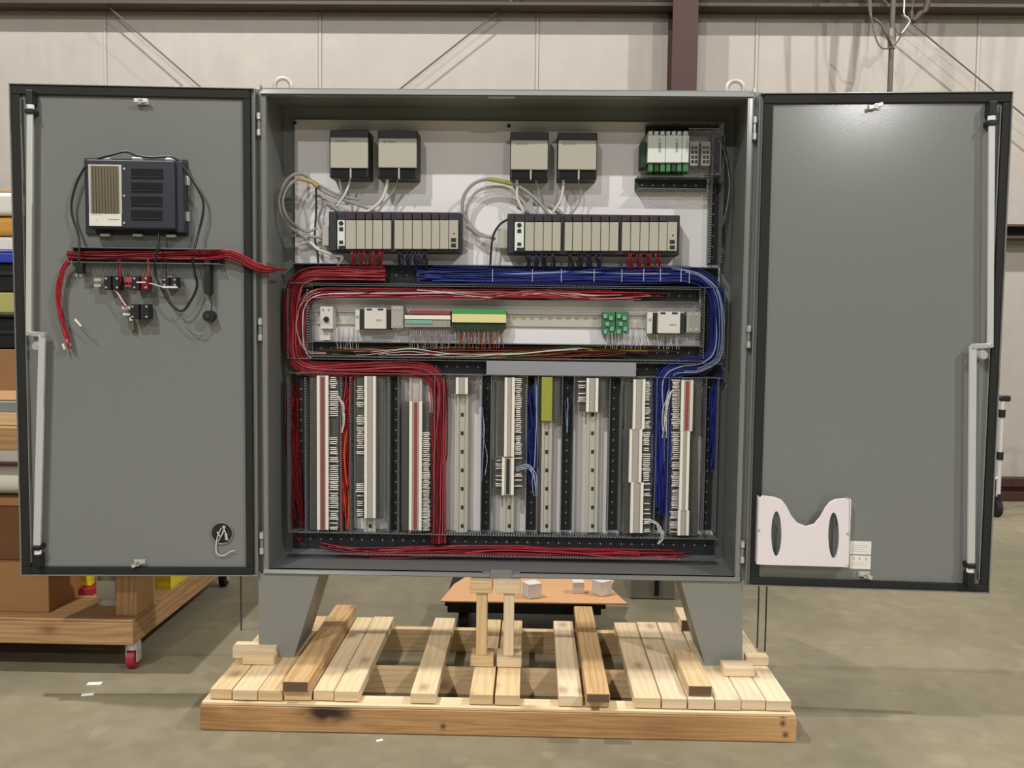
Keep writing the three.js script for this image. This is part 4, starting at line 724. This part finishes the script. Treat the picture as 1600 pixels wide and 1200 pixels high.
// ------------------------------------------------------------------ right door: document pocket and cards
{
  const F = RD, S = 2.7267, X = (x) => 1150 + x / S, Y = (y) => 520 + y / S, zf = 0.055;
  const o = thing('document_pocket', 'white plastic document pocket with scooped top and two oval slots', 'document pocket', undefined, F);
  const raw = [[90, 985], [96, 800], [100, 705], [112, 693], [165, 700], [195, 712], [215, 738], [235, 778], [262, 810], [298, 824], [332, 815], [358, 785], [380, 745], [400, 720], [425, 709], [470, 705], [482, 715], [481, 850], [479, 985], [468, 998], [280, 993], [108, 988]];
  const P = (x, y, z) => { const p = F.z(X(x), Y(y), z); return [p.x, p.y]; };
  const oval = (cx, cy, rx, ry) => { const q = []; for (let k = 0; k < 28; k++) { const t = k / 28 * 6.2832; q.push(P(cx + rx * Math.cos(t), cy + ry * Math.sin(t), zf)); } return q; };
  part('front_sheet', extrude(raw.map(([x, y]) => P(x, y, zf)), zf - 0.005, 0.005, 0.0015, [oval(172, 856, 24, 98), oval(416, 863, 25, 100)]), M.pocket, o);
  const [x0, y0] = P(90, 985, zf), [x1, y1] = P(482, 992, zf), yt = P(100, 700, zf)[1], yt2 = P(475, 712, zf)[1];
  part('side_wall', bx(x0 - 0.001, x0 + 0.003, y0, yt, 0, zf - 0.005, 0.001), M.pocket, o); part('side_wall', bx(x1 - 0.003, x1 + 0.001, y1, yt2, 0, zf - 0.005, 0.001), M.pocket, o);
  part('bottom', bx(x0, x1, y0 - 0.004, y0, 0, zf - 0.005, 0.001), M.pocket, o);
  for (const [x, y] of [[97, 840], [476, 854]]) { const p = F.z(X(x), Y(y), zf); part('fixing_stud', cyl(p, p.clone().add(V(0, 0, 0.006)), 0.006, 0.005, 12), M.galv, o); }
  const card = (u0, v0, u1, v1, label, lines) => {
    const cv = document.createElement('canvas'); cv.width = 200; cv.height = 128; const c = cv.getContext('2d'); c.fillStyle = '#efece4'; c.fillRect(0, 0, 200, 128); c.fillStyle = '#a9a7a2';
    for (const [x, y, w, h] of lines) c.fillRect(x, y, w, h);
    const t = new THREE.CanvasTexture(cv); t.colorSpace = THREE.SRGBColorSpace;
    const [a, b, d, e] = F.rect(X(u0), Y(v0), X(u1), Y(v1), 0.002), g = thing('paper_card', label, 'card', 'cards stuck beside the pocket', F);
    const base = part('card', bx(a, b, d, e, 0.0004, 0.0018), M.paper, g), pg = new THREE.PlaneGeometry(b - a, e - d); pg.translate((a + b) / 2, (d + e) / 2, 0.0021);
    part('card_print', pg, std(0xffffff, 0.7, 0, { map: t }), base);
  };
  card(486, 888, 576, 944, 'upper white printed card beside the document pocket', [[14, 40, 150, 3], [14, 60, 165, 3], [14, 80, 120, 3], [14, 100, 160, 3]]);
  card(485, 949, 574, 1006, 'lower white printed card with small symbols beside the document pocket', [[20, 16, 30, 4], [30, 24, 14, 18], [80, 20, 24, 5], [86, 28, 12, 16], [140, 16, 30, 4], [146, 26, 16, 20], [14, 70, 170, 3], [14, 90, 150, 3]]);
}
// doors: move each onto its frame now that its parts are in place
for (const d of [dl, dr]) { const f = d.userData.frame; delete d.userData.frame; d.applyMatrix4(f.m); }

// ------------------------------------------------------------------ props under the cabinet
[[734, 769, 744, 761, 'orange toned'], [775, 813, 786.5, 803, 'pale']].forEach(([t0, t1, p0, p1, tone], i) => {
  const z0 = 0.0, z1 = 0.06, o = thing('wooden_prop', `${tone} wooden prop under the middle of the cabinet front`, 'wooden prop', 'wooden props under the cabinet');
  const [a, b] = W.rect(t0, 915, t1, 931, z1), [c, d] = W.rect(p0, 930, p1, 1020, z1 - 0.012), [e, f] = W.rect(t0 + 1, 1020, t1 + 2, 1040, z1);
  const mat = M.pine[i ? 2 : 1], yT = Y0 - 0.001;
  part('head_block', uvMetres(bx(a, b, yT - 0.045, yT, z0 - 0.04, z1, 0.003), rnd(), rnd(), 'x'), mat, o);
  part('post', uvMetres(bx(c, d, DECK + 0.04, yT - 0.045, z0, z1 - 0.012, 0.003), rnd(), rnd(), 'y'), mat, o);
  part('foot_block', uvMetres(bx(e, f, DECK + 0.001, DECK + 0.04, z0 - 0.04, z1, 0.003), rnd(), rnd(), 'x'), mat, o);
});
// low dolly with cardboard behind the pallet
{
  const zf = -0.72, zb = -1.15;
  const [x0, x1, , ] = W.rect(688, 940, 981, 945, zf), yTop = W.z(830, 941, zf).y;
  const dz = thing('low_dolly', 'low black dolly behind the pallet under a cardboard sheet', 'dolly');
  part('deck', bx(x0 + 0.02, x1 - 0.1, yTop - 0.03, yTop - 0.008, zb, zf - 0.01, 0.004), M.blackMatt, dz);
  part('frame', [bx(x0 + 0.03, x1 - 0.12, 0.09, yTop - 0.03, zb + 0.02, zf - 0.03, 0.006)], M.blackMatt, dz);
  for (const x of [x0 + 0.1, x1 - 0.2]) for (const z of [zf - 0.09, zb + 0.09]) part('wheel', cyl(V(x - 0.02, 0.045, z), V(x + 0.02, 0.045, z), 0.045, 0.045, 18), M.rubber, dz);
  const q = (u, v) => { const p = W.y(u, v, yTop); return [p.x, -p.z]; };
  const sh = extrude([[x0, -zf], [x1, -zf + 0.01], [x1 - 0.06, 0.98], [x1 - 0.02, 1.16], [x0 + 0.1, 1.17], [x0 + 0.04, 1.0]], 0, 0.006); sh.rotateX(-Math.PI / 2); sh.translate(0, yTop - 0.007, 0);
  single('cardboard_sheet', sh, M.cardPale, 'flat cardboard sheet lying on the low dolly', 'cardboard');
  for (const [u, v, s, rot, l] of [[831, 932, 0.07, 0.5, 'largest pale foam cube on the cardboard sheet next to the wooden props'], [903, 925, 0.055, 0.05, 'small pale foam block on the cardboard sheet'], [940, 928, 0.07, 0.7, 'pale foam cube turned corner first on the cardboard sheet']]) {
    const p = W.y(u, v, yTop); const g = bx(-s / 2, s / 2, 0, s, -s / 2, s / 2, 0.003); g.rotateY(rot); g.translate(p.x, yTop, Math.max(p.z, zb + 0.06));
    single('foam_block', g, M.white, l, 'foam block', 'pale foam blocks on the cardboard');
  }
  const [g0, g1] = W.rect(985, 915, 1056, 955, -1.3);
  const gb = thing('grey_bin', 'grey bin with a black strap standing behind the pallet', 'bin');
  part('body', bx(g0, g1, 0, 0.42, -1.7, -1.32, 0.01), std(0x8b867b, 0.6), gb);
  part('strap', bx(W.z(1023, 930, -1.3).x, W.z(1030, 930, -1.3).x, 0.02, 0.423, -1.32, -1.314), M.blackMatt, gb);
}
// thin straps hanging behind the doors
for (const [u, v0, v1, l] of [[1183, 900, 1012, 'thin dark strap hanging to the floor beside the right leg'], [1195, 900, 1018, 'thin dark strap hanging to the floor furthest from the right leg'], [377, 890, 985, 'thin dark strap hanging to the floor beside the left leg']]) {
  const p = W.y(u, v1, 0), top = W.z(u, v0, p.z).y;
  single('hanging_strap', bx(p.x - 0.0035, p.x + 0.0035, 0, 1.2, p.z - 0.0015, p.z + 0.0015), M.darkWire, l, 'strap', 'thin straps behind the doors');
}
// scraps of white paper on the floor
for (const [u, v, w, r] of [[148, 1069, 0.028, 0.1], [137, 1086, 0.022, 0.3], [593, 1158, 0.012, 0.5]]) {
  const p = W.y(u, v, 0), g = bx(-w, w, 0.0005, 0.004, -w * 0.5, w * 0.5, 0.001); g.rotateY(r); g.translate(p.x, 0, p.z);
  single('paper_scrap', g, M.paper, 'tiny white scrap lying on the concrete floor', 'scrap', 'white scraps on the floor');
}

// ------------------------------------------------------------------ wooden cart with its load, left
{
  const xr = -1.5, zf = -0.16, zb = -1.5, xl = -3.4;
  const [, , by0, by1] = W.rect(60, 972, 160, 1007, zf);
  const c = thing('wooden_cart', 'tall wooden rolling cart on casters behind the left door', 'cart');
  const bd = (n, x0, x1, y0, y1, z0, z1, along, mat = M.cartWood) => part(n, uvMetres(bx(x0, x1, y0, y1, z0, z1, 0.004), rnd(), rnd(), along), mat, c);
  bd('rail', xl, xr, by0, by1, zf - 0.04, zf, 'x'); bd('rail', xl, xr, by0, by1, zb, zb + 0.04, 'x');
  bd('rail', xr - 0.04, xr, by0, by1, zb + 0.04, zf - 0.04, 'z'); bd('rail', xl, xl + 0.04, by0, by1, zb + 0.04, zf - 0.04, 'z');
  const deck = by1 + 0.012;
  for (let k = 0; k < 5; k++) { const a = zb + 0.0 + k * (zf - zb) / 5; bd('deck_plank', xl, xr, by1 + 0.0005, deck, a + 0.002, a + (zf - zb) / 5 - 0.002, 'x'); }
  const sh0 = W.z(10, 704, zf).y, sh1 = W.z(10, 668, zf).y;
  for (const [px, pz] of [[xr - 0.092, zf - 0.24], [xr - 0.092, zb + 0.05], [xl + 0.01, zf - 0.24], [xl + 0.01, zb + 0.05]]) bd('post', px, px + 0.088, deck + 0.0005, sh0, pz, pz + 0.19, 'y');
  bd('shelf_rail', xl, xr, sh0, sh1, zf - 0.04, zf, 'x'); bd('shelf_rail', xl, xr, sh0, sh1, zb, zb + 0.04, 'x');
  bd('shelf_board', xl, xr, sh1 - 0.02, sh1 - 0.001, zb + 0.04, zf - 0.04, 'x');
  const caster = (p, wheelMat) => {
    part('caster_wheel', cyl(V(p.x - 0.016, 0.041, p.z), V(p.x + 0.016, 0.041, p.z), 0.041, 0.041, 22), wheelMat, c);
    part('caster_fork', [bx(p.x - 0.025, p.x - 0.019, 0.03, by0 - 0.02, p.z - 0.022, p.z + 0.022, 0.003), bx(p.x + 0.019, p.x + 0.025, 0.03, by0 - 0.02, p.z - 0.022, p.z + 0.022, 0.003), cyl(V(p.x, by0 - 0.035, p.z), V(p.x, by0, p.z), 0.032, 0.03)], M.zinc, c);
  };
  caster(V(-1.53, 0, -0.23), M.redRubber); caster(V(-1.55, 0, -1.43), M.rubber); caster(V(xl + 0.08, 0, -0.23), M.redRubber); caster(V(xl + 0.08, 0, -1.43), M.rubber);
  const G = 'goods on the wooden cart';
  // lower deck
  const pb = W.y(40, 957, deck), bz = pb.z, bxr = W.z(76, 920, bz).x, bt = W.z(40, 879, bz).y;
  let o = thing('cardboard_box', 'big brown cardboard box on the lower deck of the cart', 'box', G);
  part('carton', bx(bxr - 0.62, bxr, deck + 0.001, bt, bz - 0.5, bz, 0.003), M.cardboard, o); part('tape', bx(bxr - 0.35, bxr - 0.28, bt - 0.001, bt + 0.001, bz - 0.5, bz), M.cardPale, o);
  const bt2 = W.z(10, 800, bz - 0.03).y, bt3 = W.z(10, 733, bz - 0.03).y;
  o = thing('cardboard_box', 'darker brown cardboard box stacked on the big box', 'box', G);
  part('carton', bx(bxr - 0.58, bxr - 0.05, bt + 0.002, W.z(10, 776, bz - 0.03).y - 0.004, bz - 0.46, bz - 0.03, 0.003), M.cardDark, o); part('flap', bx(bxr - 0.3, bxr - 0.1, W.z(10, 792, bz).y, W.z(10, 776, bz).y - 0.01, bz - 0.03, bz - 0.022, 0.002), M.cardboard, o);
  const ty0 = W.z(10, 776, bz - 0.03).y, ty1 = W.z(10, 733, bz - 0.03).y, tr = (ty1 - ty0) / 2;
  o = thing('paper_roll', 'white paper roll lying across the dark carton', 'roll', G);
  part('roll', cyl(V(bxr - 0.9, ty0 + tr, bz - 0.1), V(bxr + 0.05, ty0 + tr, bz - 0.1), tr, tr, 28), M.tube, o); part('core', cyl(V(bxr + 0.05, ty0 + tr, bz - 0.1), V(bxr + 0.052, ty0 + tr, bz - 0.1), tr * 0.4, tr * 0.4, 20), M.cardDark, o);
  // middle shelf stack
  const st = (v) => W.z(10, v, zf - 0.06).y, sx0 = -2.75, sx1 = -1.62, sz = zf - 0.06;
  single('plywood_sheet', uvMetres(bx(sx0, sx1, sh1 + 0.0005, st(645), sz - 0.7, sz, 0.003), 0.3, 0.2, 'x'), M.pine[1], 'orange plywood board lying on the cart shelf', 'board', G);
  single('metal_sheet', bx(sx0, sx1 - 0.05, st(645) + 0.001, st(628), sz - 0.66, sz - 0.01, 0.004), M.greySheet, 'grey folded metal sheet lying on the plywood board', 'sheet', G);
  o = thing('open_carton', 'open tan cardboard carton on the grey metal sheet', 'box', G);
  part('carton', bx(sx0 + 0.05, sx1 - 0.2, st(628) + 0.001, st(547), sz - 0.6, sz - 0.06, 0.003), M.cardboard, o); part('flap', turned(bx(sx0 + 0.1, sx1 - 0.3, st(627), st(612), sz - 0.06, sz - 0.052, 0.001), 'X', -0.2, V(0, st(627), sz - 0.056)), M.cardPale, o);
  const tote = (v0, v1, lid, l) => { const q = thing('storage_tote', l, 'tote', G); part('bin', bx(sx0 + 0.1, sx1 - 0.2, st(v1) + 0.001, st(v0 + (lid ? 15 : 6)), sz - 0.55, sz - 0.08, 0.008), M.black, q); part('rim', bx(sx0 + 0.08, sx1 - 0.18, st(v0 + (lid ? 15 : 6)), st(v0), sz - 0.57, sz - 0.06, 0.005), lid || M.black, q); part('rib', bx(sx0 + 0.085, sx1 - 0.185, st((v0 + v1) / 2 + 4), st((v0 + v1) / 2 - 2), sz - 0.075, sz - 0.068), M.dark, q); };
  tote(490, 546, null, 'plain black storage tote on the open carton'); 
  o = thing('yellow_case', 'olive yellow flat case between two black totes', 'case', G); part('body', bx(sx0 + 0.1, sx1 - 0.2, st(489.5), st(456), sz - 0.52, sz - 0.08, 0.008), M.paleYellowBox, o); part('latch', bx(sx0 + 0.3, sx0 + 0.38, st(480), st(466), sz - 0.08, sz - 0.072, 0.002), M.dark, o);
  tote(394, 455, M.blue, 'black storage tote with a blue rim');
  const sack = (v0, v1, tilt, mat, l, band) => { const q = thing('packed_bag', l, 'bag', G); part('bag', bx(sx0 + 0.15, sx1 - 0.25, st(v1) + 0.002, st(v0), sz - 0.45, sz - 0.08, 0.02), mat, q); if (band) part('print_band', bx(sx0 + 0.2, sx1 - 0.3, st(v1 - 6), st(v0 + 5), sz - 0.081, sz - 0.078), band, q); };
  sack(367, 393, 0, M.whiteBag, 'white printed bag on the blue rimmed tote', M.white); sack(336, 366, 0, M.orangePack, 'orange printed bag stacked on the white one'); sack(296, 334, 0, M.whiteBag, 'top white bag of the stack');
  single('wood_lath', bx(sx0 + 0.2, sx1 - 0.3, st(295), st(290), sz - 0.3, sz - 0.1, 0.003), M.oldWood, 'thin wooden lath lying on the top white bag', 'lath', G);
  // small goods towards the right end of the lower deck
  const at = (u, v) => W.y(u, v, deck);
  let p = at(136, 925); o = thing('yellow_bottle', 'yellow glue bottle on a red base on the lower deck', 'bottle', G); part('body', bx(p.x - 0.028, p.x + 0.028, deck + 0.03, deck + 0.2, p.z - 0.02, p.z + 0.02, 0.008), M.yellow, o); part('base', bx(p.x - 0.05, p.x + 0.05, deck + 0.001, deck + 0.03, p.z - 0.05, p.z + 0.05, 0.004), M.redRubber, o);
  p = at(165, 948); o = thing('plastic_jug', 'translucent grey plastic jug next to the cart post', 'jug', G); part('body', cyl(V(p.x, deck + 0.001, p.z - 0.06), V(p.x, deck + 0.2, p.z - 0.06), 0.055, 0.055, 24), M.clear, o); part('cap', cyl(V(p.x, deck + 0.2, p.z - 0.06), V(p.x, deck + 0.225, p.z - 0.06), 0.03, 0.028, 18), M.whiteBag, o); part('label', bx(p.x - 0.04, p.x + 0.04, deck + 0.03, deck + 0.11, p.z - 0.006, p.z - 0.004), M.offwhite, o);
  p = at(262, 925); o = thing('yellow_tray', 'bright yellow tray at the far edge of the lower deck', 'tray', G); const tz0 = -1.08, tz1 = -0.6, tx0 = -1.72, tx1 = -1.515, th = deck + 0.085; part('tray', [bx(tx0, tx1, deck + 0.001, deck + 0.01, tz0, tz1), bx(tx1 - 0.008, tx1, deck + 0.01, th, tz0, tz1, 0.003), bx(tx0, tx0 + 0.008, deck + 0.01, th, tz0, tz1, 0.003), bx(tx0 + 0.008, tx1 - 0.008, deck + 0.01, th, tz1 - 0.008, tz1, 0.003), bx(tx0 + 0.008, tx1 - 0.008, deck + 0.01, th, tz0, tz0 + 0.008, 0.003)], M.yellow, o); part('contents', bx(tx0 + 0.02, tx1 - 0.02, deck + 0.011, deck + 0.1, tz0 + 0.04, tz1 - 0.06, 0.01), M.dark, o);
}
// ------------------------------------------------------------------ folding hand truck, far right
{
  const p = W.y(1559, 808, 0), z = p.z, x = W.z(1563, 700, z).x, X = (u, v) => W.z(u, v, z), o = thing('folding_hand_truck', 'folded hand truck with silver tubes standing beyond the right door', 'hand truck');
  const top = X(1562, 622).y;
  for (const dx of [0, -0.38]) {
    part('tube', cyl(V(x + dx, 0.16, z), V(x + dx, top - 0.02, z), 0.017, 0.017, 14), M.rod, o);
    for (const [a, b] of [[640, 652], [706, 718], [782, 796]]) part('joint', cyl(V(x + dx, X(1562, b).y, z), V(x + dx, X(1562, a).y, z), 0.025, 0.025, 14), M.black, o);
    part('wheel', cyl(V(x + dx - 0.02, 0.07, z - 0.02), V(x + dx + 0.02, 0.07, z - 0.02), 0.07, 0.07, 20), M.rubber, o);
    part('fork', bx(x + dx - 0.012, x + dx + 0.012, 0.06, 0.18, z - 0.02, z + 0.02, 0.004), M.black, o);
  }
  part('handle', [cyl(V(x - 0.38, top, z), V(x, top, z), 0.02, 0.02, 12), bx(x - 0.02, X(1578, 625).x, top - 0.025, top + 0.02, z - 0.02, z + 0.02, 0.01)], M.black, o);
  part('cross_bar', cyl(V(x - 0.38, 0.3, z), V(x, 0.3, z), 0.012, 0.012, 10), M.rod, o);
}
settle();
scene.updateMatrixWorld(true);
renderer.render(scene, camera);
